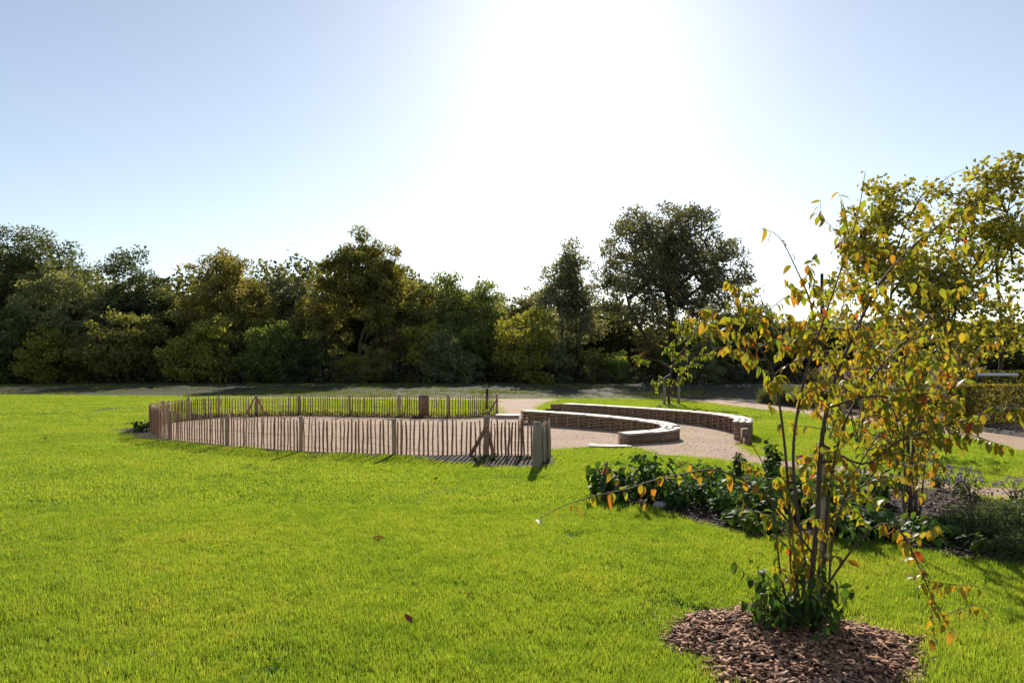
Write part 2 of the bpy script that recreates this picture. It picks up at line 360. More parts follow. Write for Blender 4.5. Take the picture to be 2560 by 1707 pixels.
# ------------------------------------------------------------------ scattering by geometry nodes (grass only)
def scatter(name, P, rz, sc, idx, protos, **kw):
    col = bpy.data.collections.new(name+'_tufts')
    for i, p in enumerate(protos): p.name = f'{i:02d}_{p.name}'; col.objects.link(p)
    me = fast_mesh(name, P, [np.zeros((0, 3), int)] if False else [], False) if False else bpy.data.meshes.new(name)
    me.vertices.add(len(P)); me.vertices.foreach_set('co', np.asarray(P, np.float32).ravel())
    for k, v, t in (('rz', rz, 'FLOAT'), ('sc', sc, 'FLOAT'), ('idx', idx, 'INT')):
        a = me.attributes.new(k, t, 'POINT'); a.data.foreach_set('value', np.asarray(v, np.float32 if t == 'FLOAT' else np.int32))
    o = link(name, me, None, **kw)
    ng = bpy.data.node_groups.new(name, 'GeometryNodeTree')
    ng.interface.new_socket('Geometry', in_out='INPUT', socket_type='NodeSocketGeometry')
    ng.interface.new_socket('Geometry', in_out='OUTPUT', socket_type='NodeSocketGeometry')
    N, L = ng.nodes, ng.links
    gi = N.new('NodeGroupInput'); go = N.new('NodeGroupOutput')
    ci = N.new('GeometryNodeCollectionInfo'); ci.inputs['Collection'].default_value = col
    ci.inputs['Separate Children'].default_value = True; ci.inputs['Reset Children'].default_value = True
    ip = N.new('GeometryNodeInstanceOnPoints'); ip.inputs['Pick Instance'].default_value = True
    def attr(nm, t):
        a = N.new('GeometryNodeInputNamedAttribute'); a.data_type = t; a.inputs['Name'].default_value = nm
        return [q for q in a.outputs if q.enabled and q.name == 'Attribute'][0]
    cx = N.new('ShaderNodeCombineXYZ'); L.new(attr('rz', 'FLOAT'), cx.inputs[2])
    L.new(gi.outputs[0], ip.inputs['Points']); L.new(ci.outputs[0], ip.inputs['Instance'])
    L.new(attr('idx', 'INT'), ip.inputs['Instance Index']); L.new(cx.outputs[0], ip.inputs['Rotation'])
    L.new(attr('sc', 'FLOAT'), ip.inputs['Scale']); L.new(ip.outputs[0], go.inputs[0])
    md = o.modifiers.new('scatter', 'NODES'); md.node_group = ng
    return o
def tuft(name, n, rad, h0, h1, w, mat, seed, lean=.35):
    g = np.random.default_rng(seed)
    r = rad*np.sqrt(g.random(n)); th = g.random(n)*6.283
    B = np.stack([r*np.cos(th), r*np.sin(th), np.zeros(n)], 1)
    h = g.uniform(h0, h1, n)*(1-.12*(r/rad)**2); ph = g.random(n)*6.283; ln = np.abs(g.normal(0, lean, n))
    D = np.stack([np.cos(ph), np.sin(ph), np.zeros(n)], 1); yaw = g.random(n)*6.283
    W = np.stack([np.cos(yaw), np.sin(yaw), np.zeros(n)], 1)*(w*g.uniform(.7, 1.3, n))[:, None]*.5
    up = np.array([0, 0, 1.])
    m = B+up*(h*.55)[:, None]+D*(h*ln*.3)[:, None]; t = B+up*(h*(1-.25*ln))[:, None]+D*(h*ln)[:, None]
    V = np.stack([B-W, B+W, m-W*.8, m+W*.8, t], 1).reshape(-1, 3); k = np.arange(n)[:, None]*5
    me = fast_mesh(name, V, [k+np.array([[0, 1, 3, 2]]), k+np.array([[2, 3, 4]])])
    me.materials.append(mat)
    return bpy.data.objects.new(name, me)
near_t = [tuft('grass_tuft', 330, .13, .026, .062, .0036, M_grass, s, .28) for s in range(6)]
mid_t = [tuft('grass_tuft', 190, .2, .026, .056, .0065, M_grass, 20+s) for s in range(5)]
far_t = [tuft('grass_tuft', 160, .36, .022, .05, .013, M_grass, 40+s) for s in range(5)]
rough_t = [tuft('wild_tuft', 60, .22, .06, .2, .014, M_wgrass, 60+s, .6) for s in range(4)]
M_clover = leaf_mat('clover_leaf', (.11, .21, .035), trans=.5, var=.3, gloss=.02)
clover_t = [tuft('clover_tuft', 70, .11, .018, .05, .012, M_clover, 90+s, .9) for s in range(2)]
def ring_mask(P, k=1.0):
    d = P[:, :2]-RC; return np.hypot(d[:, 0], d[:, 1]) < ring_r(np.arctan2(d[:, 1], d[:, 0]))*k
A_IN = [G(*p)[:2] for p in [(1303, 1062)]]
def lawn_mask(P):
    m = inpoly(P, lawn_poly)
    for poly in (court, plaza, upper_path, back_path, bed, rut, gash, beyond, corner_soil): m &= ~inpoly(P, poly)
    return m & ~(ring_mask(P, 1.0) & (rng.random(len(P)) < .8)) & ~ring_mask(P, .86)
def grass():
    out = []
    for (y0, y1, area, cov, base, cnt) in ((2.0, 8., .053, 4.2, 0, 6), (8., 19., .1257, 4.0, 6, 5), (19., 37.2, .407, 3.6, 11, 5)):
        sp = math.sqrt(area/cov); gx, gy = np.meshgrid(np.arange(-.8*y1-.6, .8*y1+.6, sp), np.arange(y0, y1, sp))
        x = gx.ravel()+rng.uniform(-.6, .6, gx.size)*sp; y = gy.ravel()+rng.uniform(-.6, .6, gx.size)*sp; k = np.abs(x) < .8*y+.6; x, y = x[k], y[k]
        P = np.stack([x, y], 1); P = P[lawn_mask(P)]
        # soil strip by the fence grows few weeds only
        s = inpoly(P, soil_ring); P = P[~s | (rng.random(len(P)) < .12)]
        sc = (1.04+.15*smoothnoise(P, .8, 12)+.13*smoothnoise(P, 2.6, 13)+.10*smoothnoise(P, 7., 14)+.13*smoothnoise(np.stack([P[:, 0]*.35+P[:, 1]*.12, P[:, 1]*1.6-P[:, 0]*.5], 1), 1.6, 15))*rng.uniform(.86, 1.14, len(P))
        if base == 0: sc = sc*np.interp(P[:, 1], [2, 5], [1.15, 1.0])
        ix = rng.integers(base, base+cnt, len(P))
        if base < 11: cl = (smoothnoise(P, 1.7, 17) > .55) & (rng.random(len(P)) < .22); ix = np.where(cl, rng.integers(16, 18, len(P)), ix)
        out.append((P, np.clip(sc, .78, 1.75), ix))
    P = np.concatenate([o[0] for o in out]); sc = np.concatenate([o[1] for o in out]); idx = np.concatenate([o[2] for o in out])
    scatter('lawn_grass', np.column_stack([P, np.full(len(P), .004)]), rng.random(len(P))*6.283, sc, idx, near_t+mid_t+far_t+clover_t,
            label='short bright green blades of the lawn, lit from behind', category='grass', kind='stuff')
    # sparse wild grass on the rough strip
    n = 9500; y = rng.uniform(33, 56, n); x = rng.uniform(-1, 1, n)*(.8*y); P = np.stack([x, y], 1)
    keep = (smoothnoise(P, .35, 21)+smoothnoise(P, 1.3, 22)*.6+np.interp(y, [33, 42, 44, 56], [-.9, -.5, .2, .7])) > rng.uniform(-.2, .5, n)
    keep &= ~inpoly(P, beyond) & ~inpoly(P, back_path) & ~inpoly(P, lawn_poly); P = P[keep]
    n2 = 9000; y2 = rng.uniform(32.5, 42, n2); P2 = np.stack([rng.uniform(-1, 1, n2)*.8*y2, y2], 1); k2 = inpoly(P2, tilled) & (smoothnoise(P2, .5, 31)+smoothnoise(P2, 2.2, 32)*.7 > rng.uniform(-.4, .9, n2)) & ~inpoly(P2, back_path)
    P2 = P2[k2]; n1 = len(P); P = np.concatenate([P, P2]); wsc = np.concatenate([rng.uniform(.5, 1.3, n1), rng.uniform(.25, .5, len(P2))])
    scatter('wild_grass', np.column_stack([P, np.full(len(P), .03)]), rng.random(len(P))*6.283, wsc, rng.integers(0, 4, len(P)), rough_t,
            label='sparse rough grass and weeds on the earth before the wood', category='grass', kind='stuff')
grass()

# ------------------------------------------------------------------ paling fence
def stick(h, w, d, bend, seed, point=True, sides=6):
    g = np.random.default_rng(seed); n = 5; z = np.linspace(0, h, n)
    cx_ = np.cumsum(g.normal(0, bend, n)); cx_ -= np.linspace(cx_[0], cx_[-1], n); cx_ += g.normal(0, bend*.4)*z/h
    cy_ = np.cumsum(g.normal(0, bend*.4, n)); cy_ -= np.linspace(cy_[0], cy_[-1], n)
    th = np.arange(sides)/sides*6.283+.3; V = []
    for k in range(n):
        s = (.72 if (k == n-1 and point) else 1.)*g.uniform(.88, 1.1)
        sq = 1/np.maximum(np.abs(np.cos(th)), np.abs(np.sin(th)))**.5
        V.append(np.stack([cx_[k]+np.cos(th)*sq*w/2*s, cy_[k]+np.sin(th)*sq*d/2*s, np.full(sides, z[k])+(g.normal(0, .004, sides) if k == n-1 else 0)], 1))
    i = np.arange(n-1)[:, None]*sides; j = np.arange(sides)[None]; k2 = (j+1) % sides
    F = np.stack([i+j, i+k2, i+sides+k2, i+sides+j], -1).reshape(-1, 4)
    return np.concatenate(V), F, np.arange(sides)[None]+(n-1)*sides
def stick_mesh(name, *a, **k):
    V, F, C = stick(*a, **k); m = fast_mesh(name, V, [F, C]); m.polygons.foreach_set('use_smooth', [len(p.vertices) == 4 for p in m.polygons]); return m
FH = .67
fence = thing('paling_fence', 'curved split chestnut paling fence wired together around the gravel court', 'fence', (float(cc[0]), float(cc[1]), 0))
def fadd(name, me, mat, p, rz=0., rx=0., ry=0., z=0., sc=1., **kw):
    return link(name, me, mat, fence, (p[0]-cc[0], p[1]-cc[1], z), Euler((rx, ry, rz)), sc, **kw)
SL = [stick_mesh('slat', FH, w, d, b, s) for s, (w, d, b) in enumerate([(.036, .022, .004), (.042, .024, .005), (.032, .022, .006), (.038, .026, .003), (.045, .024, .005), (.034, .02, .008), (.04, .026, .006), (.036, .024, .004)])]
def frame_at(L, s):
    return np.interp(s, L[0], L[1][:, 0]), np.interp(s, L[0], L[1][:, 1])
def arc(P):
    return np.concatenate(([0], np.cumsum(np.linalg.norm(np.diff(P, axis=0), axis=1)))), P
path1 = FENCE; path2 = crom([FENCE[-1], CORNER], 20); path3 = crom([CORNER, ENDP], 20)
spots = []
for path, step in ((path1, .084), (path2, .062), (path3, .07)):
    L = arc(path); tot = L[0][-1]; s = step*.5
    while s < tot:
        x, y = frame_at(L, s); x2, y2 = frame_at(L, min(tot, s+.05)); x1, y1 = frame_at(L, max(0, s-.05))
        spots.append((x, y, math.atan2(y2-y1, x2-x1))); s += step*U(.86, 1.14)
spots.sort(key=lambda p: p[0]**2+p[1]**2)
rest = MB()
for k, (x, y, a) in enumerate(spots):
    hs = U(.94, 1.05)
    if k < 300:
        fadd('slat', random.choice(SL), M_slat, (x, y), a+(math.pi if U(0, 1) < .5 else 0)+U(-.15, .15), U(-.012, .012), random.gauss(0, .014), -.02, (U(.75, 1.08), U(.8, 1.1), hs))
    else:
        V, F, C = stick(FH*hs, U(.030, .044), .022, .004, 100+k, sides=4)
        c, s_ = math.cos(a), math.sin(a); V = np.stack([V[:, 0]*c-V[:, 1]*s_+x-cc[0], V[:, 0]*s_+V[:, 1]*c+y-cc[1], V[:, 2]-.02], 1)
        rest.add(V, F, C)
if rest.n: link('far_slats', rest.mesh('far_slats'), M_slat, fence, kind='stuff')
for zf in (.13, .47, .83):
    for path in (path1, path2, path3):
        L = arc(path); n = max(4, int(L[0][-1]/.16)); ss = np.linspace(0, L[0][-1], n)
        P = np.stack([np.interp(ss, L[0], path[:, 0])-cc[0], np.interp(ss, L[0], path[:, 1])-cc[1], np.full(n, FH*zf)+rng.normal(0, .006, n)], 1)
        nd = np.gradient(P, axis=0); nd = np.stack([nd[:, 1], -nd[:, 0], 0*nd[:, 0]], 1); nd /= np.linalg.norm(nd, axis=1)[:, None]+1e-9
        mb = MB()
        for sg in (-1, 1): mb.tube(P+nd*(sg*.013*np.where(np.arange(n) % 2 == 0, 1, -1))[:, None], .0022, 3, False)
        link('wire', mb.mesh('wire'), M_steel, fence)
PM = [stick_mesh('post', .74, .085, .075, .003, 50+s, False, 8) for s in range(4)]
def near_fence(px, py): p = G(px, py)[:2]; return p
for k, (px, py) in enumerate([(1243, 1040), (1120, 1045), (999, 1043), (875, 1041), (749, 1039), (640, 1041), (546, 1044), (472, 1051), (408, 1061), (376, 1076), (423, 1101), (568, 1116.5), (752, 1130.5), (985, 1139.5)]):
    p = near_fence(px, py); fadd('post', PM[k % 4], M_post, p, U(0, 6), U(-.03, .03), U(-.03, .03), -.05, U(.95, 1.06))
p = G(1215, 1142.5)[:2]; fadd('post', stick_mesh('post', .80, .12, .10, .003, 70, False, 8), M_post, p, .2, 0, .02, -.05)
V5 = stick_mesh('post', .80, .125, .11, .004, 71, False, 8); fadd('post', V5, M_grey, ENDP, .1, .0, .03, -.05)
# a pack of wide palings closing the fence end
for k in range(9):
    t = k/8; p = ENDP*(1-t)+CORNER*t+np.array((.05+.02*U(-1, 1), .03))
    fadd('paling', stick_mesh('paling', U(.7, .78), U(.05, .075), .03, .006, 200+k), M_grey, p, 1.3+U(-.3, .3), U(-.03, .03), -.05-.05*U(0, 1), -.03)
def brace(p0, p1):
    m = MB(); m.tube(np.array([p0, (np.array(p0)+p1)/2+rng.normal(0, .006, 3), p1])-np.array([cc[0], cc[1], 0]), [.035, .038, .034], 7); link('brace', m.mesh('brace'), M_slat, fence)
q = G(1215, 1142.5); brace(q+(.0, -.06, .54), G(1172, 1139)+(0, 0, -.03)); brace(q+(.02, -.06, .54), G(1236, 1139)+(0, .0, -.03))
q = G(640, 1041); brace(q+(0, -.05, .60), G(608, 1046)+(0, 0, -.03)); brace(q+(.02, .05, .60), G(665, 1038)+(0, 0, -.03))
q = G(1243, 1040); brace(q+(0, .0, .55), G(1213, 1043)+(0, 0, -.03))

# broad timber slab behind the rear fence and rusty post beyond it
def slab():
    p = G(1060, 1041); t = thing('timber_slab', 'broad upright timber slab standing behind the rear fence', 'timber', p)
    for k, (x, w, h) in enumerate(((-.12, .095, .70), (-.022, .09, .705), (.065, .075, .70), (.135, .06, .69))):
        m = MB().box((x, 0, h/2-.01), (w, .09, h), jit=.003); link('board', m.mesh('board'), M_oldboard, t)
slab()
def steelpost():
    p = G(1218, 1022); o = MB().box((0, 0, .375), (.10, .10, .75)).box((0, 0, .753), (.108, .108, .008)).box((0, 0, .006), (.18, .18, .012))
    link('steel_post', o.mesh('steel_post'), M_rust, loc=p, label='dark rusty square post on the grass behind the rear fence', category='post')
steelpost()

# ------------------------------------------------------------------ curved woven benches
def bench(name, label, inner_px, width, rows, nst):
    I = crom([np.array([*(G(px, py, z)[:2]), z]) for px, py, z in inner_px], 121)
    zt = I[:, 2]; I2 = I[:, :2]; T = np.gradient(I2, axis=0); T /= np.linalg.norm(T, axis=1)[:, None]; Nv = np.stack([T[:, 1], -T[:, 0]], 1)
    # the seat extends away from the court: to the far or right side
    if (Nv[60]*np.array((1., .4))).sum() < 0: Nv = -Nv
    o0 = I2.mean(0); t = thing(name, label, 'bench', (*o0, 0))
    def off(k, d): return I2[k]+Nv[k]*d-o0
    L = np.concatenate(([0], np.cumsum(np.linalg.norm(np.diff(I2, axis=0), axis=1)))); tot = L[-1]
    def at(s): return np.interp(s, L, np.arange(121))
    def P(s, d):
        k = at(s); k0 = int(min(119, math.floor(k))); f = k-k0; return off(k0, d)*(1-f)+off(k0+1, d)*f
    Z = lambda s: float(np.interp(s, L, zt))
    # seat boards: three concentric rows cut in lengths
    w = width/3
    for r in range(3):
        s = 0.; first = True
        while s < tot-.05:
            e = min(tot, s+U(.75, 1.15)*(0.55 if (first and r == 1) else 1)); first = False
            if tot-e < .3: e = tot
            V = []; n = 6; dz = U(-.004, .004)
            for q in np.linspace(s+.004, e-.004, n):
                for d, z in ((r*w-.03+.006, 0), ((r+1)*w-.03-.006, 0), ((r+1)*w-.03-.006, -.04), (r*w-.03+.006, -.04)):
                    V.append((*P(q, d), Z(q)+z+dz))
            i = np.arange(n-1)[:, None]*4; j = np.arange(4)[None]; k2 = (j+1) % 4
            F = np.stack([i+j, i+4+j, i+4+k2, i+k2], -1).reshape(-1, 4)
            m = MB().add(V, F, [(0, 1, 2, 3), (4*n-1, 4*n-2, 4*n-3, 4*n-4)]); link('seat_board', m.mesh('seat_board'), M_seat, t); s = e
    # stakes of the wattle face
    st = np.linspace(.05, tot-.05, nst)
    for s in st:
        p = P(s, .03); m = stick_mesh('stake', Z(s)-.045, U(.04, .052), .04, .002, random.randint(0, 999), False, 5)
        link('stake', m, M_post, t, (*p, 0.005))
    mb = MB(); sp = st[1]-st[0]
    for r in range(rows):
        ss = np.arange(.03, tot-.02, sp/4.); ph = r % 2
        rr = []
        for k, s in enumerate(ss):
            sg = math.cos(math.pi*(s-.05)/sp+math.pi*ph); hz = (Z(s)-.05)
            rr.append((*P(s, .045+.034*sg), .02+hz*(r+.5)/rows*.97+U(-.006, .006)))
        mb.tube(rr, rng.uniform(.24, .42, len(rr))*.36/rows, 5)
    link('wattle_weave', mb.mesh('wattle_weave', True), M_wattle, t, kind='stuff')
    # back boards
    s = 0.
    while s < tot-.02:
        e = min(tot, s+U(.38, .5)); e = tot if tot-e < .15 else e; V = []
        for q in np.linspace(s+.003, e-.003, 3):
            for d, z in ((width-.085, 0.0), (width-.055, 0.0), (width-.055, Z(q)-.045), (width-.085, Z(q)-.045)): V.append((*P(q, d), z))
        i = np.arange(2)[:, None]*4; j = np.arange(4)[None]; k2 = (j+1) % 4
        m = MB().add(V, np.stack([i+j, i+4+j, i+4+k2, i+k2], -1).reshape(-1, 4), [(0, 1, 2, 3), (11, 10, 9, 8)]); link('back_board', m.mesh('back_board'), M_oldboard, t); s = e
    # slatted ends
    for s, sg in ((.0, -1), (tot, 1)):
        a = P(s, .01); b = P(s, width-.06); c = (a+b)/2; ang = math.atan2(*(b-a)[::-1]); ln = np.linalg.norm(b-a); h = Z(s)-.045; n = 8
        tv = T[0] if sg < 0 else T[-1]
        for k in range(n):
            m = MB().box((0, 0, 0), (ln*U(.98, 1.0), .035, h/n*.62), jit=.0015)
            link('end_slat', m.mesh('end_slat'), M_wattle, t, (*(c+tv*sg*.005), h*(k+.5)/n+.004), (0, 0, ang))
    return t
bench('woven_bench', 'low curved woven bench with pale seat boards ending beside the lawn edge',
      [(1303, 1026.5, .39), (1425, 1034, .37), (1540, 1044, .35), (1627, 1055, .32), (1657, 1064.5, .285), (1640, 1073, .255), (1546, 1081, .23)], .42, 7, 19)
bench('woven_bench', 'long outer curved woven bench backed by the grassy bank with the staked young tree',
      [(1404, 1008.6, .31), (1540, 1016, .33), (1714, 1028, .36), (1800, 1037, .385), (1838, 1045.5, .405), (1834, 1054, .41)], .42, 7, 28)
# loose steps and edging boards round the benches
def step(name, label, boxes, loc, rz=0., top=M_seat):
    t = thing(name, label, 'step', loc, rz)
    for c, d in boxes: link('board', MB().box(c, d, jit=.002).mesh('board'), top, t)
a = G(1240, 1048); b = G(1303, 1048)
step('timber_step', 'low timber platform butting against the end of the inner woven bench', [((.35, .14, .10), (.74, .27, .04)), ((.35, .43, .10), (.74, .27, .04)), ((.35, .03, .04), (.70, .04, .075)), ((.35, .55, .04), (.70, .04, .075))], a)
step('retaining_boards', 'stepped retaining boards at the far end of the outer woven bench', [((.24, 0, .13), (.46, .05, .27)), ((-.08, .03, .05), (.2, .05, .11))], G(1376, 1029), 0, M_oldboard)
step('edging_board', 'flat timber edging lying at the lawn edge before the inner bench', [((.42, 0, .03), (.84, .16, .045)), ((.08, .22, .028), (.14, .3, .042)), ((.47, .17, .026), (.62, .15, .038))], G(1473, 1120), -.06)
step('timber_steps', 'two stacked timber steps at the slatted end of the outer bench', [((0, 0, .07), (.13, .2, .15)), ((.0, .22, .16), (.125, .2, .33))], G(1869, 1113), -.1, M_oldboard)

# ------------------------------------------------------------------ trees
def leaves_geo(C, size, g, asp=.6, droop=0.):
    """one diamond leaf for each centre"""
    n = len(C); a = g.normal(size=(n, 3)); a[:, 2] -= droop; a /= np.linalg.norm(a, axis=1)[:, None]
    b = g.normal(size=(n, 3)); b -= (b*a).sum(1)[:, None]*a; b /= np.linalg.norm(b, axis=1)[:, None]
    s = size*g.uniform(.6, 1.35, n)[:, None]
    V = np.stack([C-a*s*.5, C+b*s*asp*.5, C+a*s*.5, C-b*s*asp*.5], 1).reshape(-1, 3)
    return V, (np.arange(n)[:, None]*4+np.arange(4)[None])
def tree_mesh(seed, h, cb, rx, nclump, nleaf, leaf, rc, limbs=12, fork=.35, spiky=0., ry=None, trunk_r=None, stems=1, lean=0., top=1.0, asp=.6, lump=.11):
    g = np.random.default_rng(seed); ry = ry or rx
    wood = MB(); trunk_r = trunk_r or .019*h+.03
    skel = []; r_tr = []
    for st in range(stems):
        bx, by = (0, 0) if stems == 1 else g.normal(0, .18*rx, 2)*.5
        tx, ty = (lean, 0) if stems == 1 else g.normal(0, .45*rx, 2)
        hh = h*(.8 if stems == 1 else g.uniform(.55, .85))
        tp = crom([(bx, by, -.1), (bx+tx*.25+g.normal(0, .02*h), by+ty*.25+g.normal(0, .02*h), hh*.4), (bx+tx*.6+g.normal(0, .03*h), by+ty*.6+g.normal(0, .03*h), hh*.72), (bx+tx, by+ty, hh)], 9)
        rr = trunk_r/stems**.5*np.linspace(1, .18, 9); rr[0] *= 1.25
        wood.tube(tp, rr, 7 if stems == 1 else 5); skel.append(tp)
    cz = (cb+h)/2; rz = (h-cb)/2*1.02
    lob = [(g.normal(size=3), g.uniform(2., 4.5), g.uniform(0, 6.28)) for _ in range(7)]
    def env(d):
        s = sum(np.sin((d@(q[0]/np.linalg.norm(q[0])))*q[1]+q[2]) for q in lob)
        return 1+lump*s
    n0 = limbs
    for k in range(n0):
        tp = skel[k % len(skel)]; f = g.uniform(fork, .85); p0 = np.array([np.interp(f*len(tp)*.99, np.arange(len(tp)), tp[:, c]) for c in range(3)])
        az = k*2.4+g.normal(0, .4); el = g.uniform(-.15, .5) if not spiky else g.uniform(.35, 1.2)
        el += (f-.4)*1.1; d = np.array((math.cos(az)*math.cos(el), math.sin(az)*math.cos(el), math.sin(el)))
        e = np.array((0, 0, cz))+d*np.array((rx, ry, rz))*env(d[None])[0]*g.uniform(.75, .98)
        if e[2] < p0[2]: p0 = p0*np.array((1, 1, .6))
        mid = (p0+e)/2+np.array((0, 0, .10*h*g.uniform(-.3, 1)))
        lp = crom([p0, mid, e], 8); r0 = trunk_r*g.uniform(.28, .5)
        wood.tube(lp, np.linspace(r0, r0*.18, 8), 5); skel.append(lp)
        for q in range(2):
            i = g.integers(2, 6); p1 = lp[i]; dd = g.normal(size=3); dd[2] = abs(dd[2])*.7; dd /= np.linalg.norm(dd)
            e2 = p1+dd*rx*g.uniform(.25, .5); l2 = crom([p1, (p1+e2)/2+np.array((0, 0, .03*h)), e2], 5)
            wood.tube(l2, np.linspace(r0*.4, r0*.1, 5), 4); skel.append(l2)
    SK = np.concatenate(skel)
    d = g.normal(size=(nclump, 3)); d /= np.linalg.norm(d, axis=1)[:, None]
    u = g.random(nclump)**(1/2.2); u = np.clip(u, .15, 1)
    sn = (np.abs(d)**2.7).sum(1)**(1/2.7); C = d/sn[:, None]*u[:, None]*env(d)[:, None]*np.array((rx, ry, rz))*.95; C[:, :2] *= (1+.15*(C[:, 2:3] < 0)); C[:, 2] += cz
    if spiky:
        tips = np.concatenate([l[3:] for l in skel[stems:]]); m = int(nclump*spiky); pick = tips[g.integers(0, len(tips), m)]
        C[:m] = pick+g.normal(0, .05*h, (m, 3))*np.array((.5, .5, .6))
    C[:, 2] = np.maximum(C[:, 2], cb*.7+.15)
    for c in C[::2]:
        k = np.argmin(((SK-c)**2).sum(1)); p = SK[k]
        wood.tube(crom([p, (p+c)/2+np.array((0, 0, .04*rx)), c], 4), np.array((.018, .014, .009, .004))*h/9, 3, False)
    rr = rc*g.uniform(.55, 1.35, nclump)
    per = np.maximum(4, (nleaf/nclump*(rr/rc)**2)).astype(int)
    idx = np.repeat(np.arange(nclump), per); o = g.normal(size=(len(idx), 3)); o /= np.linalg.norm(o, axis=1)[:, None]
    o *= (g.random(len(idx))**.45)[:, None]*rr[idx][:, None]*np.array((1.05, 1.05, .72)); o[:, 2] -= .12*rr[idx]*((o[:, :2]**2).sum(1)/rr[idx]**2)
    L = C[idx]+o; L[:, 2] = np.maximum(L[:, 2], .05)
    V, F = leaves_geo(L, leaf, g, asp)
    return wood.mesh('trunk', True), fast_mesh('crown', V, F)
def place_tree(name, label, cat, meshes, loc, rz, col, sc=1., group=None):
    t = thing(name, label, cat, loc, rz, group); t.scale = (sc,)*3 if not hasattr(sc, '__len__') else sc
    link('trunk' if cat != 'bush' else 'stems', meshes[0], M_bark, t); link('crown' if cat != 'bush' else 'foliage', meshes[1], M_tree, t, color=col)
    return t
DK = (0.134, 0.157, 0.050); GG = (0.228, 0.246, 0.108); GO = (.235, .215, .06); OL = (.18, .16, .03); MG = (0.198, 0.228, 0.072); GR = (0.216, 0.222, 0.132)
# px centre, px top, half width px, depth, crown base fraction, colour, kwargs, name, label
TREES = [
 (45, 548, 145, 57, .2, (.10, .12, .04), dict(limbs=13, nclump=330, rc_=.10, lump=.06), 'oak_tree', 'tall dark broad oak at the open end of the wood, highest beside the pale shrubs'),
 (175, 655, 105, 54, .2, GG, dict(nclump=200), 'willow_tree', 'grey green round willow leaning against the tall dark oak'),
 (345, 640, 88, 57, .15, (.065, .085, .035), dict(nclump=200), 'conifer_tree', 'blackish green pointed dense tree between the willow and the golden oak'),
 (455, 700, 70, 58, .2, GG, dict(nclump=130), 'birch_tree', 'slim grey green tree filling the gap between blackish tree and golden oak'),
 (560, 652, 95, 55, .22, GO, dict(nclump=190, spiky=.2), 'golden_oak', 'rounded golden brown oak in autumn colour next to the blackish tree'),
 (650, 675, 80, 64, .2, MG, dict(nclump=140), 'ash_tree', 'dark green tree half hidden behind the golden brown oak'),
 (745, 688, 95, 62, .2, GR, dict(nclump=150), 'poplar_tree', 'flat topped grey green tree behind the amber maple'),
 (800, 720, 75, 56, .25, (.215, .20, .055), dict(nclump=120), 'amber_maple', 'small amber tinted maple at the side of the upswept tree'),
 (905, 634, 118, 53, .18, (.21, .20, .05), dict(nclump=230, spiky=.7, limbs=26, fork=.2, rc_=.09, lump=.15), 'upswept_tree', 'olive tree with upswept spiky branches standing clear of its neighbours'),
 (1030, 690, 75, 57, .2, (.225, .205, .05), dict(nclump=130), 'olive_maple', 'yellowish olive tree on the far side of the upswept tree'),
 (1140, 682, 100, 56, .18, MG, dict(nclump=210), 'field_maple', 'leaning mid green tree with a broken top outline'),
 (1290, 706, 70, 62, .15, GR, dict(nclump=130), 'fine_leaved_tree', 'misty grey green tree with fine leaves behind the two stemmed alder'),
 (1425, 604, 66, 54, .14, GR, dict(nclump=120, stems=2, limbs=16, spiky=.35, lump=.17), 'alder_tree', 'two stemmed open alder with sky between its tops'),
 (1672, 496, 185, 55, .22, (.155, .155, .085), dict(nclump=420, limbs=26, fork=.12, rc_=.07, trunk_r=.46, lump=.045), 'great_oak', 'great spreading oak, the tallest tree, with dark limbs showing through'),
 (1850, 735, 85, 57, .1, DK, dict(nclump=160), 'holly_tree', 'dark low tree under the outer branches of the great oak'),
 (1985, 770, 90, 60, .05, DK, dict(nclump=140), 'yew_tree', 'dark rounded tree beyond the utility pole'),
 (2130, 790, 100, 60, .05, (.08, .095, .03), dict(nclump=140), 'hornbeam_tree', 'low dark tree behind the first yellowing plane tree'),
 (2300, 800, 110, 58, .05, DK, dict(nclump=140), 'laurel_tree', 'broad dark evergreen between the two yellowing plane trees'),
 (2470, 770, 120, 52, .05, (.09, .105, .03), dict(nclump=150), 'cypress_tree', 'dark evergreen behind the white barrier'),
 (2640, 760, 120, 48, .05, DK, dict(nclump=140), 'thorn_tree', 'dark thorny tree past the clipped hedge'),
 (-120, 640, 130, 56, .1, DK, dict(nclump=150), 'elm_tree', 'dark elm beyond the tall broad oak'),
]
for k, (cx0, ty, hw, d, cbf, colr, kw, nm, lb) in enumerate(TREES):
    ty += 0 if nm in ('great_oak', 'upswept_tree') else 26; d *= 1.1; h = EYE+(HOR-ty)*d/FPX; rx = hw*d/FPX*(1.14 if nm != 'great_oak' else 1); kw = dict(kw); rcf = kw.pop('rc_', .115); nc = kw.pop('nclump')
    ms = tree_mesh(1000+k, h, h*cbf, rx, int(nc*1.4), nc*(150 if nm != 'great_oak' else 108), .24, max(.5, (rx+h)/2*rcf), ry=min(rx, 4.5) if nm != 'great_oak' else rx*.8, **kw)
    place_tree(nm, lb, 'tree', ms, (*G(cx0, HOR+FPX*EYE/d)[:2], 0), 0, colr)
# leaning second stem of the great oak
def leaner():
    m = MB(); m.tube(crom([S(1648, 960, 59), S(1636, 890, 58.6), S(1600, 820, 58.2), S(1575, 770, 58), S(1560, 710, 58)], 12), np.linspace(.24, .07, 12), 7)
    m.tube(crom([S(1600, 820, 58.2), S(1620, 740, 58.5), S(1625, 690, 59)], 6), np.linspace(.12, .04, 6), 5)
    link('leaning_trunk', m.mesh('leaning_trunk', True), M_bark, label='dark bare trunk leaning out from beside the great oak', category='tree')
leaner()
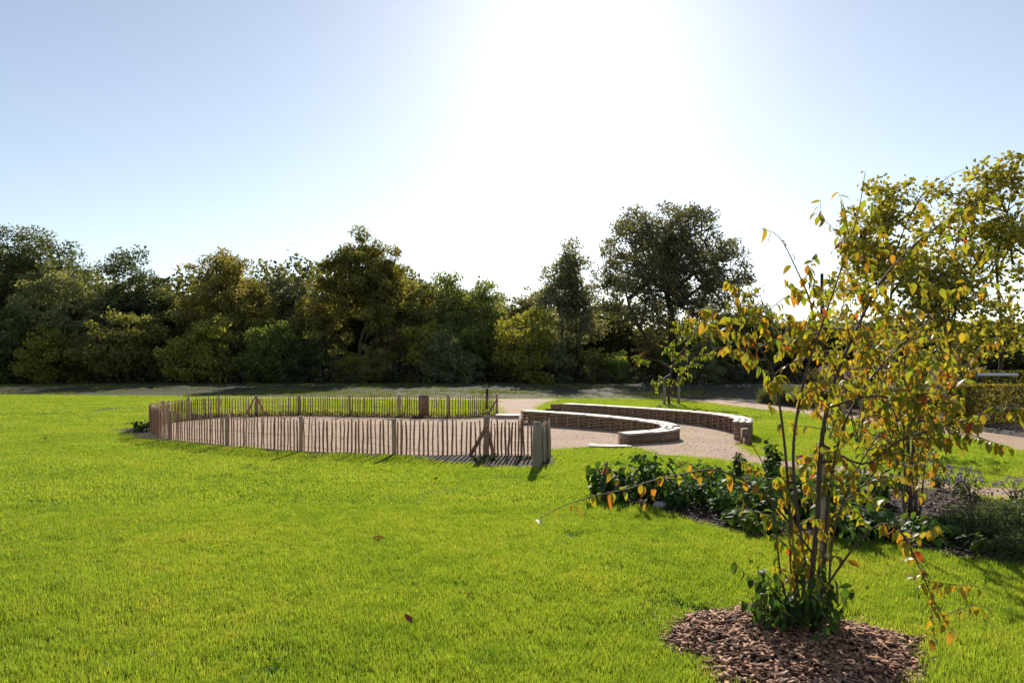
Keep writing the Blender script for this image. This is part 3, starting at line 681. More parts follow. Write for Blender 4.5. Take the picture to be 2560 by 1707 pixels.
# undergrowth along the wood edge: each bush by itself
BM = [tree_mesh(2000+s, 5.2, .0, 2.3, 130, 9000, .24, .62, limbs=8, fork=.1, stems=4, trunk_r=.12) for s in range(5)]
bush_cols = [('olive green', (.20, .205, .055)), ('grey green', (.19, .21, .11)), ('dark green', (.09, .115, .035)), ('yellow green', (.27, .27, .05)), ('leafy green', (.155, .21, .05)), ('brownish', (.17, .13, .065))]
spots_b = []
xs_ = np.arange(-60, 1840, 62.)
plan = [4, 1, 2, 3, 1, 5, 0, 2, 4, 3, 1, 0, 4, 2, 1, 3, 0, 5, 3, 1, 4, 0, 3, 1, 2, 0, 4, 5, 2, 1, 2]
under = ['tall oak', 'tall oak', 'tall oak', 'willow', 'willow', 'willow', 'blackish tree', 'blackish tree', 'slim birch', 'golden oak', 'golden oak', 'dark ash', 'flat topped tree', 'amber maple', 'amber maple', 'upswept tree', 'upswept tree', 'olive maple', 'olive maple', 'mid green leaning tree', 'mid green leaning tree', 'misty tree', 'misty tree', 'alder', 'alder', 'great oak trunk', 'great oak', 'great oak', 'holly', 'holly', 'dark yew']
tops = [815, 800, 790, 800, 795, 820, 780, 810, 830, 790, 800, 790, 820, 830, 830, 880, 875, 820, 790, 830, 815, 800, 790, 830, 845, 870, 880, 860, 850, 850, 850]
side = ['front', 'near side', 'far side']
for k, x0 in enumerate(xs_):
    d = 56.0+2.4*math.sin(k*1.9)+U(-.5, .5); h = EYE+(HOR-tops[k])*d/FPX; cn, cv = bush_cols[plan[k]]
    wl_ = ['spreading', 'upright', 'ragged', 'rounded', 'dense'][k % 5]
    place_tree('woodland_bush', f'{wl_} {cn} bush at the wood edge below the {under[k]}', 'bush', BM[k % 5], (*G(x0+U(-12, 12), HOR+FPX*EYE/d)[:2], 0), U(0, 6), cv, (h/5.2*U(.9, 1.15), h/5.2, h/5.2), 'bushes along the edge of the wood')
# deep wood behind: reads as one dark mass
def deep_wood():
    g = np.random.default_rng(5); n = 115000
    x = g.uniform(-75, 75, n); y = g.uniform(65, 80, n)
    hmax = 10.6+.8*np.sin(x*.21)+.8*np.sin(x*.55+1)+.5*np.sin(x*1.7); hmax = np.where((x > 12) & (x < 21), 5.2, hmax); hmax = np.where(x > 21, 5.8, hmax)
    hmax = np.where((x > -3) & (x <= 12), 7.4+.7*np.sin(x*.8), hmax)
    z = hmax*g.random(n)
    V, F = leaves_geo(np.stack([x, y, z], 1), np.where(z < .72*hmax, .95, .5)[:, None], g, .7)
    o = link('deep_wood', fast_mesh('deep_wood', V, F), M_tree, color=(.12, .13, .05), label='dense dark depths of the wood behind the first trees', category='wood', kind='stuff')
    g = np.random.default_rng(6); n = 15000; x = g.uniform(-45, 60, n); y = g.normal(55, 1.2, n)
    hb = 1.3+.5*np.sin(x*.5)+.35*np.sin(x*1.31+2)
    z = np.abs(hb)*g.random(n)**.9; V, F = leaves_geo(np.stack([x, y, z], 1), .26, g, .6)
    link('bramble_bank', fast_mesh('bramble_bank', V, F), M_tree, color=(.09, .085, .045), label='tangled brambles along the foot of the wood', category='brambles', kind='stuff')
deep_wood()
# wire mesh fence in front of the wood
def mesh_fence():
    t = thing('wire_fence', 'thin dark wire mesh fence running in front of the wood', 'fence', (0, 53.2, 0))
    pm = MB().tube([(0, 0, -.1), (0, 0, .9), (0, 0, 1.75)], .03, 6).mesh('post')
    xs = np.arange(-30, 27, 3.0)
    for x in xs: link('post', pm, M_green, t, (x+U(-.1, .1), 0, 0))
    for z in np.arange(.15, 1.7, .22):
        link('wire', MB().tube([(-30, 0, z), (-2, .0, z-.01), (26, 0, z)], .006, 3, False).mesh('wire'), M_green, t)
mesh_fence()

# plane trees and other things on the garden side
def plane_tree(label, px, ty, hw, d, seed, nc, n):
    h = EYE+(HOR-ty)*d/FPX; rx = hw*d/FPX
    ms = tree_mesh(seed, h, h*.10, rx*1.08, nc, n, .22, .6, limbs=20, fork=.25, spiky=.55, asp=.85, trunk_r=.12)
    place_tree('plane_tree', label, 'tree', ms, (*G(px, HOR+FPX*EYE/d)[:2], 0), 0, (.32, .305, .045), 1., None)
plane_tree('yellowing young plane tree rising behind the autumn shrub', 2215, 518, 172, 33., 31, 210, 6200)
plane_tree('tall yellowing plane tree with open top standing behind the clipped hedge', 2500, 425, 150, 31., 32, 200, 5200)
plane_tree('low branched yellowing plane sapling between the two taller plane trees', 2370, 690, 105, 30., 33, 110, 2900)
def pole():
    p = S(2055, 908, 40); m = MB().tube([(0, 0, -.3), (0, 0, 3.5), (0, 0, 6.95)], [.12, .105, .09], 10)
    link('utility_pole', m.mesh('utility_pole', True), M_pole, loc=(p[0], p[1], 0), label='plain dark utility pole rising beside the yellowing plane tree', category='pole')
pole()
def leafbox(name, label, c, d, n, col, seed, leaf=.07):
    g = np.random.default_rng(seed); t = thing(name, label, 'hedge', c)
    q = g.uniform(-.5, .5, (n, 3)); ax = g.choice(3, n, p=[.2, .5, .3]); q[np.arange(n), ax] = np.sign(q[np.arange(n), ax])*(.5-np.abs(g.normal(0, .03, n)))
    q *= np.asarray(d); q[:, 2] += d[2]/2; q += g.normal(0, .015, q.shape); q[:, 2] = np.maximum(q[:, 2], .03)
    V, F = leaves_geo(q, leaf, g, .7); link('foliage', fast_mesh('foliage', V, F), M_tree, t, color=col)
    w = MB()
    for k in range(int(d[0]/.35)):
        x = -d[0]/2+.15+.35*k
        for _ in range(3): w.tube([(x, U(-.2, .2)*d[1], -.02), (x+U(-.1, .1), U(-.3, .3)*d[1], d[2]*.5), (x+U(-.2, .2), U(-.4, .4)*d[1], d[2]*.95)], [.018, .012, .005], 4, False)
    link('stems', w.mesh('stems'), M_bark, t)
p0 = G(2405, 1058)
leafbox('clipped_hedge', 'low clipped hornbeam hedge beside the curving path', (p0[0]+3.6, p0[1]+.3, 0), (7.2, .9, 1.08), 15000, (.19, .16, .03), 3, .085)
leafbox('clipped_hedge', 'taller clipped hedge behind the white barrier', (21.5, 31, 0), (6.0, 1., 1.35), 7000, (.13, .13, .03), 4, .11)
def barrier():
    d = 27.; a = S(2445, 936, d); b = S(2545, 936, d); t = thing('white_barrier', 'white rail barrier on dark posts behind the clipped hedge', 'barrier', (a[0], a[1], 0)); w = b[0]-a[0]
    link('rail', MB().box((w/2, 0, a[2]), (w, .06, .11)).mesh('rail'), M_white, t)
    for x in (.1, w-.1): link('post', MB().box((x, .05, a[2]/2-.06), (.08, .05, a[2]-.12)).mesh('post'), M_pole, t)
barrier()
def cabinet():
    p = S(2340, 908, 26.); t = thing('grey_cabinet', 'pale grey service cabinet by the green mesh gate', 'cabinet', (p[0], p[1], 0))
    link('body', MB().box((0, 0, .75), (.5, .3, 1.5)).mesh('body'), M_boxgrey, t); link('door', MB().box((-.02, -.157, .85), (.40, .012, 1.2)).mesh('door'), M_boxgrey, t)
    dr = [o for o in t.children if o.name.startswith('door')][0]; link('handle', MB().box((.12, -.17, .95), (.03, .014, .14)).mesh('handle'), M_pole, dr); link('lid', MB().box((0, 0, 1.515), (.56, .36, .03)).mesh('lid'), M_boxgrey, t)
    q = S(2395, 908, 28); t = thing('mesh_gate', 'green steel bar gate behind the hedge near the grey cabinet', 'gate', (q[0], q[1], 0))
    for x in (-.7, .85): link('post', MB().box((x, 0, .9), (.07, .07, 1.8)).mesh('post'), M_green, t)
    for z in (.2, 1.0, 1.7): link('rail', MB().box((.075, 0, z), (1.47, .03, .04)).mesh('rail'), M_green, t)
    bm_ = MB().box((0, 0, .95), (.018, .016, 1.46)).mesh('bar')
    for x in np.arange(-.58, .8, .12): link('bar', bm_, M_green, t, (x, -.025, 0))
cabinet()
# upright evergreen herbs and plume grass at the far side of the path
def spiky(name, label, cat, loc, h, r, n, col, w, seed, plumes=0, group=None):
    g = np.random.default_rng(seed); t = thing(name, label, cat, loc, 0, group); V = []; m = MB()
    b = g.normal(0, r*.35, (n, 2)); hh = h*g.uniform(.55, 1.05, n); a = g.random(n)*6.283; ln = np.abs(g.normal(0, .33, n))
    st = np.column_stack([b, np.zeros(n)]); up = np.stack([np.cos(a)*ln, np.sin(a)*ln, np.ones(n)], 1); up /= np.linalg.norm(up, axis=1)[:, None]
    wv = np.stack([-np.sin(a), np.cos(a), 0*a], 1)*w
    mid = st+up*(hh*.5)[:, None]; tip = st+up*hh[:, None]+np.stack([np.cos(a), np.sin(a), -.3+0*a], 1)*(hh*ln*.35)[:, None]
    V = np.stack([st-wv, st+wv, mid-wv, mid+wv, tip], 1).reshape(-1, 3); k = np.arange(n)[:, None]*5
    F1 = k+np.array([[0, 1, 3, 2]]); F2 = k+np.array([[2, 3, 4]])
    me = fast_mesh('foliage', V, [F1, F2]); link('foliage', me, M_bedleaf, t, color=col)
    if plumes:
        for q in range(plumes):
            aa = g.random()*6.28; l = g.uniform(.05, .35); base = np.array((g.normal(0, r*.2), g.normal(0, r*.2), 0)); tp = base+np.array((math.cos(aa)*l*h, math.sin(aa)*l*h, h*g.uniform(1.15, 1.45)))
            s = np.linspace(.72, 1, 60)[:, None]; c = base*(1-s)+tp*s+g.normal(0, .035, (60, 3)); Vl, Fl = leaves_geo(c, .10, g, .25)
            p = link('plume', fast_mesh('plume', Vl, Fl), M_petal, t, color=(.42, .33, .29)); link('stalk', MB().tube([base, tp], .006, 3).mesh('stalk'), M_twig, p)
for k, (px, py, h, r, lb) in enumerate([(1925, 1012, .80, .55, 'bushy grey green rosemary at the end of the border by the path'), (1968, 1016, .92, .6, 'upright grey green rosemary in the middle of the border'), (2008, 1020, .85, .5, 'smaller rosemary next to the plume grass')]):
    spiky('rosemary_bush', lb, 'herb bush', G(px, py-4), h, r, 900, (.14, .15, .075), .008, 70+k, group='rosemary along the path')
spiky('plume_grass', 'tall pampas clump with pinkish plumes behind the rosemary', 'ornamental grass', G(2065, 1012), 1.15, .5, 500, (.15, .15, .06), .007, 81, 12)
spiky('plume_grass', 'second pampas clump with pale plumes beside the staked shrub', 'ornamental grass', G(2125, 1018), 1.2, .5, 500, (.15, .15, .06), .007, 82, 12)
for k, (px, py, h, lb) in enumerate([(2200, 1050, .9, 'leafy olive shrub across the path behind the stakes'), (2290, 1056, 1.0, 'dense olive shrub at the end of the clipped hedge'), (2100, 1034, .7, 'low olive shrub beside the plume grass')]):
    place_tree('border_shrub', lb, 'bush', BM[k], G(px, py-6), k, (.19, .18, .04), (h/5.2*.9, h/5.2*.9, h/5.2))

# ------------------------------------------------------------------ young trees and shrubs with countable leaves
def leaf_geo(length, width, curl, fold, seed=0):
    """pointed oval leaf along +X from its stalk, midrib folded and curled; 'tip' grows to the edge and point"""
    n = 5; V = []; tip = []
    s = np.linspace(0, 1, n)
    wv = width/2*np.array([.12, .85, 1.0, .7, .03])
    for k in range(n):
        x = length*s[k]; z = -curl*length*s[k]**2
        for j in (-1, 0, 1):
            V.append((x*(1-.15*curl*s[k]), j*wv[k], z+abs(j)*fold*wv[k])); tip.append(min(1, .25*abs(j)+s[k]**2*.9))
    F = []
    for k in range(n-1):
        for j in range(2): F.append((k*3+j, k*3+j+1, (k+1)*3+j+1, (k+1)*3+j))
    return np.array(V), np.array(F), np.array(tip)
LEAFV = [leaf_geo(1., w, c, f) for w, c, f in ((.50, .25, .25), (.55, .55, .35), (.46, .8, .3), (.58, .1, .5), (.52, .4, .15))]
LEAFM = []
for V, F, tp in LEAFV:
    me = fast_mesh('leaf', V, F, True, {'tip': tp}); me.materials.append(M_shrubleaf); LEAFM.append(me)
LEAFG = [me.copy() for me in LEAFM]
for me in LEAFG: me.materials[0] = M_shrubgreen
def autumn_col(g, greenness):
    r = g.random()
    if r < greenness: c = (.20, .27, .03)
    elif r < greenness+(1-greenness)*.66: c = (.31, .30, .03)
    elif r < greenness+(1-greenness)*.95: c = (.36, .25, .03)
    else: c = (.42, .10, .025)
    return tuple(v*g.uniform(.8, 1.15) for v in c)
class Shrub:
    def __init__(s, t, origin, seed): s.t = t; s.o = np.asarray(origin, float); s.g = np.random.default_rng(seed); s.W = {}; s.L = []
    def stem(s, P, r0, r1, n=None, part='stem', sides=6):
        P = crom(P, n or max(6, len(P)*4)); s.W.setdefault(part, []).append((P, np.linspace(r0, r1, len(P))**1., sides)); return P
    def twig(s, p, d, ln, r0=.0035, leaves=8, size=.07, green=.35, droop=.25, sub=True):
        g = s.g; d = np.asarray(d, float)/np.linalg.norm(d); P = [np.asarray(p, float)]
        for k in range(5):
            d = d+g.normal(0, .16, 3)+np.array((0, 0, -droop*.25)); d /= np.linalg.norm(d); P.append(P[-1]+d*ln/5)
        P = crom(P, 9); s.W.setdefault('twigs', []).append((P, np.linspace(r0, .0012, 9), 4))
        for k in range(leaves):
            f = (k+.6)/leaves; f = .25+.75*f; q = np.array([np.interp(f*8, np.arange(9), P[:, c]) for c in range(3)])
            s.leaf(q, size*g.uniform(.75, 1.2), green)
        if sub and ln > .35 and g.random() < .7:
            i = g.integers(3, 7); dd = P[i]-P[i-1]; dd = dd/np.linalg.norm(dd)+g.normal(0, .6, 3); s.twig(P[i], dd, ln*.45, .002, max(3, leaves//2), size, green, droop, False)
    def leaf(s, q, size, green):
        g = s.g; az = g.random()*6.283; pitch = g.normal(.75, .45)       # hanging leaves
        s.L.append((q, size, az, pitch, g.normal(0, .5), g.integers(0, 5), autumn_col(g, green) if green < .85 else tuple(np.array((.06, .115, .02) if green > .95 else (.27, .31, .04))*g.uniform(.7, 1.3)), green >= .85))
    def build(s, parts=300):
        for nm, lst in s.W.items():
            if nm == 'stem':
                for P, R, sd in lst: link('stem', MB().tube(P-s.o, R, sd).mesh('stem', True), M_twig, s.t)
            else:
                m = MB()
                for P, R, sd in lst: m.tube(P-s.o, R, sd, False)
                link('twigs', m.mesh('twigs', True), M_twig, s.t, kind='stuff')
        L = sorted(s.L, key=lambda l: np.linalg.norm(l[0]-np.array((0, 0, EYE)))/l[1]); rest = MB()
        for k, (q, sz, az, pt, rl, v, c, gr) in enumerate(L):
            if k < parts: link('leaf', (LEAFG if gr else LEAFM)[v], None, s.t, q-s.o, Euler((rl, pt, az)), sz, c)
            else:
                V, F, tp = LEAFV[v]; R = np.array(Euler((rl, pt, az)).to_matrix()); tp_ = tp[:, None]*(0 if gr else .35); A = np.array(c)[None]*(1-tp_)+np.array((.5, .14, .02))[None]*tp_
                rest.V.append(V*sz@R.T+(q-s.o)); rest.F.setdefault(4, []).append(F+rest.n); rest.n += len(V); rest.A.append(A)
        if rest.n: link('foliage', rest.mesh('foliage', True, 'col'), M_shrubleaf2, s.t, kind='stuff')
        return s

# --- foreground serviceberry in its mulch ring
def foreground_shrub():
    B = np.array((1.82, 4.25, 0.03)); t = thing('serviceberry_shrub', 'multi stemmed young shrub with yellow and orange leaves in the wood chip ring', 'shrub', B)
    s = Shrub(t, B, 11); g = s.g; D = 4.25
    def PX(lst, dd=0.): return [S(x, y, D+dz+dd) for x, y, dz in lst]
    stems = [
     ([(2020, 1600, 0), (2028, 1450, .0), (2043, 1310, .0), (2048, 1180, 0), (2062, 1050, 0), (2095, 930, .05), (2150, 805, .1), (2205, 700, .1), (2300, 600, .0), (2400, 530, -.1), (2475, 482, -.15)], .020, .003),
     ([(2000, 1600, -.05), (2010, 1420, -.08), (1990, 1250, -.1), (1984, 1110, -.1), (2008, 960, -.1), (2045, 840, -.08), (2080, 740, -.05), (2120, 620, 0), (2148, 520, 0), (2163, 430, 0)], .013, .002),
     ([(2045, 1600, .05), (2062, 1380, .1), (2078, 1200, .15), (2115, 1050, .2), (2190, 930, .25), (2290, 830, .3), (2370, 770, .3)], .014, .003),
     ([(2010, 1600, -.02), (1988, 1430, -.05), (1975, 1300, -.1), (1968, 1180, -.15), (1950, 1020, -.2), (1920, 900, -.25), (1830, 815, -.3), (1720, 775, -.35)], .012, .003),
     ([(2060, 1050, 0), (2010, 960, .0), (1985, 860, 0), (2030, 780, 0), (1985, 660, -.05), (1945, 590, -.05), (1900, 570, -.05)][2:], .007, .0015),
     ([(2065, 1020, 0), (2180, 990, -.1), (2310, 1005, -.2), (2440, 1010, -.3)], .008, .002),
     ([(2055, 1110, 0), (2160, 1160, -.1), (2250, 1100, -.2), (2380, 1060, -.25), (2530, 1010, -.25)], .009, .002),
     ([(2045, 1500, 0), (2090, 1430, -.15), (2150, 1350, -.3), (2200, 1312, -.4), (2245, 1318, -.45), (2290, 1400, -.5), (2330, 1490, -.5), (2372, 1570, -.5)], .009, .002),
     ([(2030, 1380, 0), (1960, 1290, -.1), (1900, 1228, -.15), (1797, 1176, -.2), (1690, 1188, -.25), (1622, 1204, -.3), (1565, 1223, -.35), (1500, 1236, -.4), (1450, 1250, -.4), (1400, 1268, -.45), (1350, 1295, -.45)], .008, .0018),
     ([(2035, 1600, .1), (2046, 1430, .15), (2085, 1290, .2), (2190, 1190, .25), (2340, 1130, .3)], .010, .002),
     ([(1995, 1600, .05), (1955, 1450, .05), (1940, 1340, .05), (1915, 1180, .0), (1860, 1080, -.1)], .008, .002),
     ([(2095, 930, .05), (2040, 850, 0), (1960, 800, -.1), (1880, 770, -.2), (1830, 745, -.2)], .006, .0015),
     ([(2025, 1600, -.05), (1985, 1480, -.1), (1975, 1350, -.12), (1990, 1200, -.1)], .008, .003),
     ([(2060, 1600, -.02), (2072, 1470, -.05), (2085, 1330, -.05), (2140, 1180, -.05), (2200, 1080, -.05)], .009, .003)]
    SP = [s.stem(PX(P), a, b) for P, a, b in stems]
    # twigs that fill the crown
    for k, (i0, nt, lo, hi, ln, nl) in enumerate([(0, 22, .42, .92, .45, 9), (1, 12, .45, .9, .40, 8), (2, 20, .42, 1.0, .45, 9), (3, 13, .68, 1.0, .26, 7), (4, 3, .1, .5, .3, 5), (5, 11, .1, 1, .38, 9), (6, 12, .15, 1., .38, 8), (9, 9, .55, 1, .35, 8), (11, 12, .2, 1, .30, 7), (10, 5, .35, .8, .2, 6), (13, 6, .6, 1, .3, 7), (0, 7, .14, .36, .22, 6), (1, 5, .14, .36, .2, 6), (2, 7, .18, .45, .22, 6), (9, 5, .2, .5, .22, 6), (12, 6, .3, .9, .2, 6)]):
        P = SP[i0]
        for q in range(int(nt*1.5)):
            f = g.uniform(lo, hi); p = np.array([np.interp(f*(len(P)-1), np.arange(len(P)), P[:, c]) for c in range(3)])
            i = min(len(P)-2, int(f*(len(P)-1))); tdir = P[i+1]-P[i]; tdir /= np.linalg.norm(tdir)
            d = tdir*.5+g.normal(0, .75, 3)+np.array((0, 0, .1)); s.twig(p, d, ln*g.uniform(.55, 1.1), .0035, nl+1, .064, .5)
    # sparse leaves on the long wands
    for i0, fs in ((1, np.linspace(.62, 1, 15)), (4, np.linspace(.45, 1, 7)), (0, np.linspace(.86, 1, 8)), (8, np.linspace(.3, 1., 14)), (7, np.linspace(.5, 1, 16))):
        P = SP[i0]
        for f in fs:
            p = np.array([np.interp(f*(len(P)-1), np.arange(len(P)), P[:, c]) for c in range(3)])
            for _ in range(1 if i0 in (1, 4, 0) else 2): s.leaf(p+g.normal(0, .012, 3), .068*g.uniform(.8, 1.25), .55 if i0 in (0, 1, 4) else .15)
    for f in np.linspace(.55, .95, 6):
        P = SP[7]; p = np.array([np.interp(f*(len(P)-1), np.arange(len(P)), P[:, c]) for c in range(3)]); s.twig(p, (g.normal(.5, .4), g.normal(0, .4), g.normal(-.1, .4)), .28, .0025, 7, .06, .05)
    for f in (.35, .5, .62, .75): 
        P = SP[8]; p = np.array([np.interp(f*(len(P)-1), np.arange(len(P)), P[:, c]) for c in range(3)]); s.twig(p, (g.normal(-.3, .3), g.normal(0, .3), g.choice([-.6, .7])), .2, .002, 4, .058, .1, .1, False)
    # green suckers round the foot
    for k in range(46):
        a = g.random()*6.283; p = B+np.array((g.normal(0, .10)-.06, g.normal(0, .08), 0)); s.twig(p, (math.cos(a)*.75-.18, math.sin(a)*.5-.1, g.uniform(.6, 1.3)), g.uniform(.2, .55), .004, 9, .075, .97, .0, False)
    s.build(300)
    st = thing('shrub_stake', 'round pale stake tied behind the stems of the shrub in the chip ring', 'stake', S(2057, 1600, 4.4)*np.array((1, 1, 0)))
    h = S(2057, 1105, 4.4)[2]; m = MB().tube([(0, 0, -.1), (0, 0, h*.5), (-.01, 0, h)], [.023, .022, .021], 10); sh = link('shaft', m.mesh('shaft', True), M_grey, st)
    m = MB(); th = np.linspace(0, 6.283, 13); m.tube(np.stack([.05*np.cos(th), .045*np.sin(th)-.012, 0*th+h-.12], 1), .008, 4, False); link('tie', m.mesh('tie'), M_pole, sh)
foreground_shrub()

def staked_shrub(label, B, d, seed, nst, hgt, spread, ntw, leafsz, green, parts, ln=.45, nl=8):
    t = thing('autumn_shrub', label, 'shrub', B); s = Shrub(t, B, seed); g = s.g
    for k in range(nst):
        a = k*2.4+g.normal(0, .3); sp = spread*g.uniform(.15, 1.); tp = B+np.array((math.cos(a)*sp, math.sin(a)*sp*.8, hgt*g.uniform(.7, 1.)))
        b0 = B+np.array((g.normal(0, .06), g.normal(0, .06), -.02)); mid = b0*.5+tp*.5+np.array((-math.cos(a)*sp*.15, 0, .12*hgt))
        P = s.stem([b0, b0*.75+mid*.25+np.array((0, 0, .08)), mid, tp], .011, .003)
        for q in range(ntw):
            f = g.uniform(.38, 1.); p = np.array([np.interp(f*(len(P)-1), np.arange(len(P)), P[:, c]) for c in range(3)])
            s.twig(p, g.normal(0, .8, 3)+np.array((0, 0, .2)), ln*g.uniform(.6, 1.1), .003, nl, leafsz, green)
    s.build(parts)
staked_shrub('fan shaped autumn shrub growing in the mulched bed behind the chip ring', G(2275, 1296), 7.4, 21, 13, 2.05, .95, 9, .075, .3, 200)
staked_shrub('bushy yellow leaved shrub between two stakes on the lawn beyond the bed', G(2150, 1108), 14.4, 22, 10, 2.6, 1.5, 9, .095, .35, 120, .6)
SM = {}
def stake(label, px, py, ty, r=.04, mat=M_grey, group=None):
    p = G(px, py); h = EYE-(ty-HOR)*p[1]/FPX; t = thing('tree_stake', label, 'stake', p, 0, group)
    sh = link('shaft', MB().tube([(0, 0, -.1), (.005, 0, h*.5), (0, 0, h)], [r, r*.98, r*.95], 9).mesh('shaft'), mat, t)
    th = np.linspace(0, 6.283, 11); link('tie', MB().tube(np.stack([(r+.012)*np.cos(th), (r+.012)*np.sin(th), 0*th+h-.12], 1), .01, 4, False).mesh('tie'), M_pole, sh)
stake('reddish stake at the near side of the bushy yellow shrub', 2108, 1108, 965, .045, M_post)
stake('tall grey stake supporting the bushy yellow shrub', 2166, 1110, 942, .05)
stake('short dark stake in the grass behind the fan shaped shrub', 2270, 1142, 1070, .035, M_post)
stake('stake standing left of the young tree trunk on the bank'.replace('left of', 'with a black tie beside'), 1661, 1012, 944, .055, M_grey)
stake('plain stake under the low fork of the young tree on the bank', 1697, 1011, 943, .055, M_grey)
def young_tree():
    B = G(1673, 1012); d = B[1]; t = thing('young_tree', 'staked young tree with sparse yellow green leaves on the grassy bank', 'tree', B); s = Shrub(t, B, 33); g = s.g
    def PX(l): return [S(x, y, d+z) for x, y, z in l]
    st = [([(1673, 1014, 0), (1671, 975, 0), (1676, 940, 0), (1684, 910, 0), (1700, 885, 0), (1724, 858, .1), (1745, 820, .2), (1752, 775, .2)], .06, .01), ([(1675, 985, 0), (1692, 955, -.2), (1715, 925, -.3), (1735, 905, -.3)], .05, .012), ([(1680, 925, 0), (1655, 905, .2), (1620, 897, .3), (1570, 890, .3), (1545, 892, .3)], .04, .008), ([(1678, 935, 0), (1650, 950, -.3), (1625, 958, -.5)], .03, .008),
          ([(1700, 885, 0), (1730, 895, -.4), (1770, 880, -.6), (1800, 868, -.7)], .035, .008), ([(1715, 868, 0), (1700, 830, .3), (1710, 790, .4)], .035, .008), ([(1735, 840, 0), (1770, 815, -.2), (1800, 800, -.4)], .03, .008), ([(1684, 910, 0), (1680, 880, .4), (1675, 862, .5)], .03, .008)]
    SP = [s.stem(PX(P), a, b) for P, a, b in st]
    for P in SP:
        for q in range(10):
            f = g.uniform(.45 if P is SP[0] else .3, 1); p = np.array([np.interp(f*(len(P)-1), np.arange(len(P)), P[:, c]) for c in range(3)])
            s.twig(p, g.normal(0, .8, 3)*np.array((1, 1, .5)), .5*g.uniform(.5, 1.1), .007, 11, .15, .90, .3, False)
    for k in range(14): s.leaf(B+np.array((g.normal(0, .12), g.normal(0, .12), g.uniform(.05, .6))), .11, .6)
    s.build(120)
    th = np.linspace(0, 6.283, 24, endpoint=False); P = [(B[0]+.55*math.cos(a)*(1+.1*math.sin(3*a)), B[1]+.5*math.sin(a)) for a in th]
    sheet('tree_mulch', P, .03, M_mulch, 'small mulch disc under the staked young tree', 'mulch')
young_tree()

# ------------------------------------------------------------------ wood chips
def chips():
    m = MB(); n = 40; th = np.linspace(0, 6.283, n, endpoint=False); V = [(RC[0], RC[1], .075)]; F3 = []; F4 = []
    for i, f in enumerate((.35, .7, .92, 1.05)):
        for a in th: r = ring_r(a)*f; V.append((RC[0]+r*math.cos(a), RC[1]+r*math.sin(a), [.07, .055, .03, .0][i]+U(-.006, .006)*(i < 3)))
    for k in range(n):
        F3.append((0, 1+k, 1+(k+1) % n))
        for i in range(3): a = 1+i*n; F4.append((a+k, a+n+k, a+n+(k+1) % n, a+(k+1) % n))
    me = fast_mesh('mulch_ring', V, [np.array(F3), np.array(F4)], True)
    base = link('mulch_ring', me, M_mulch, label='round mound of wood chips around the foreground shrub', category='mulch', kind='structure')
    cm = []
    for k in range(7): mm = MB().box((0, 0, 0), (U(.03, .085), U(.010, .026), U(.004, .009)), jit=.003).mesh('wood_chip'); mm.materials.append(M_chip); cm.append(mm)
    g = np.random.default_rng(3); pts = []
    for k in range(5200):
        a = g.random()*6.283; f = g.random()**.5*1.1*(1 if g.random() < .93 else 1.16); r = ring_r(a)*f; z = np.interp(f, [0, .35, .7, .92, 1.05, 1.2], [.075, .07, .055, .03, .006, .006])
        pts.append((RC[0]+r*math.cos(a), RC[1]+r*math.sin(a), z+g.uniform(.0, .018)))
    pts.sort(key=lambda p: -(p[2]*6)+p[1]); rest = MB()
    for k, p in enumerate(pts):
        e = Euler((g.normal(0, .28), g.normal(0, .22), g.random()*6.283)); sc = g.uniform(.35, 1.0)
        if k < 300: link('wood_chip', cm[k % 7], None, base, p, e, sc)
        else:
            rest.box(p, (g.choice([.02, .035, .05, .075, .10])*g.uniform(.7, 1.2)*sc, g.uniform(.006, .022), g.uniform(.003, .009)), e.z, e.x, e.y, .0015)
    o = link('chip_litter', rest.mesh('chip_litter'), None, base, kind='stuff'); o.data.materials.append(M_chiplit)
    # bark chips over the planting bed and along the hedge
    m = MB(); P = np.stack([g.uniform(.8, 8.5, 9000), g.uniform(5.6, 10.6, 9000)], 1); P = P[inpoly(P, bed)]
    for p in P[:4200]: m.box((*p, .026+g.uniform(0, .012)), (g.uniform(.02, .07), g.uniform(.008, .022), .008), g.random()*6.28, g.normal(0, .3), g.normal(0, .3))
    P = np.stack([g.uniform(4, 20, 6000), g.uniform(12, 30, 6000)], 1); P = P[inpoly(P, beyond)]
    for p in P[:2500]: m.box((*p, .014+g.uniform(0, .02)), (g.uniform(.04, .12), g.uniform(.015, .04), .015), g.random()*6.28, g.normal(0, .3), g.normal(0, .3))
    o = link('bark_litter', m.mesh('bark_litter'), None, label='loose bark chips scattered over the beds', category='bark chips', kind='stuff'); o.data.materials.append(M_chiplit2)
def island_mat(name, a, b):
    m, nt, N, L, out = new_mat(name); ge = N.new('ShaderNodeNewGeometry'); r = ramp(N, [(0., a), (.6, tuple((x+y)/2 for x, y in zip(a, b))), (1., b)]); L.new(ge.outputs['Random Per Island'], r.inputs[0])
    p = N.new('ShaderNodeBsdfPrincipled'); p.inputs['Roughness'].default_value = .85; p.inputs['Specular IOR Level'].default_value = .2; L.new(r.outputs[0], p.inputs['Base Color']); L.new(p.outputs[0], out.inputs[0]); return m
M_chiplit = island_mat('chip_litter', (.07, .028, .016), (.52, .30, .19)); M_chiplit2 = island_mat('bark_litter', (.035, .02, .013), (.24, .16, .12))
chips()
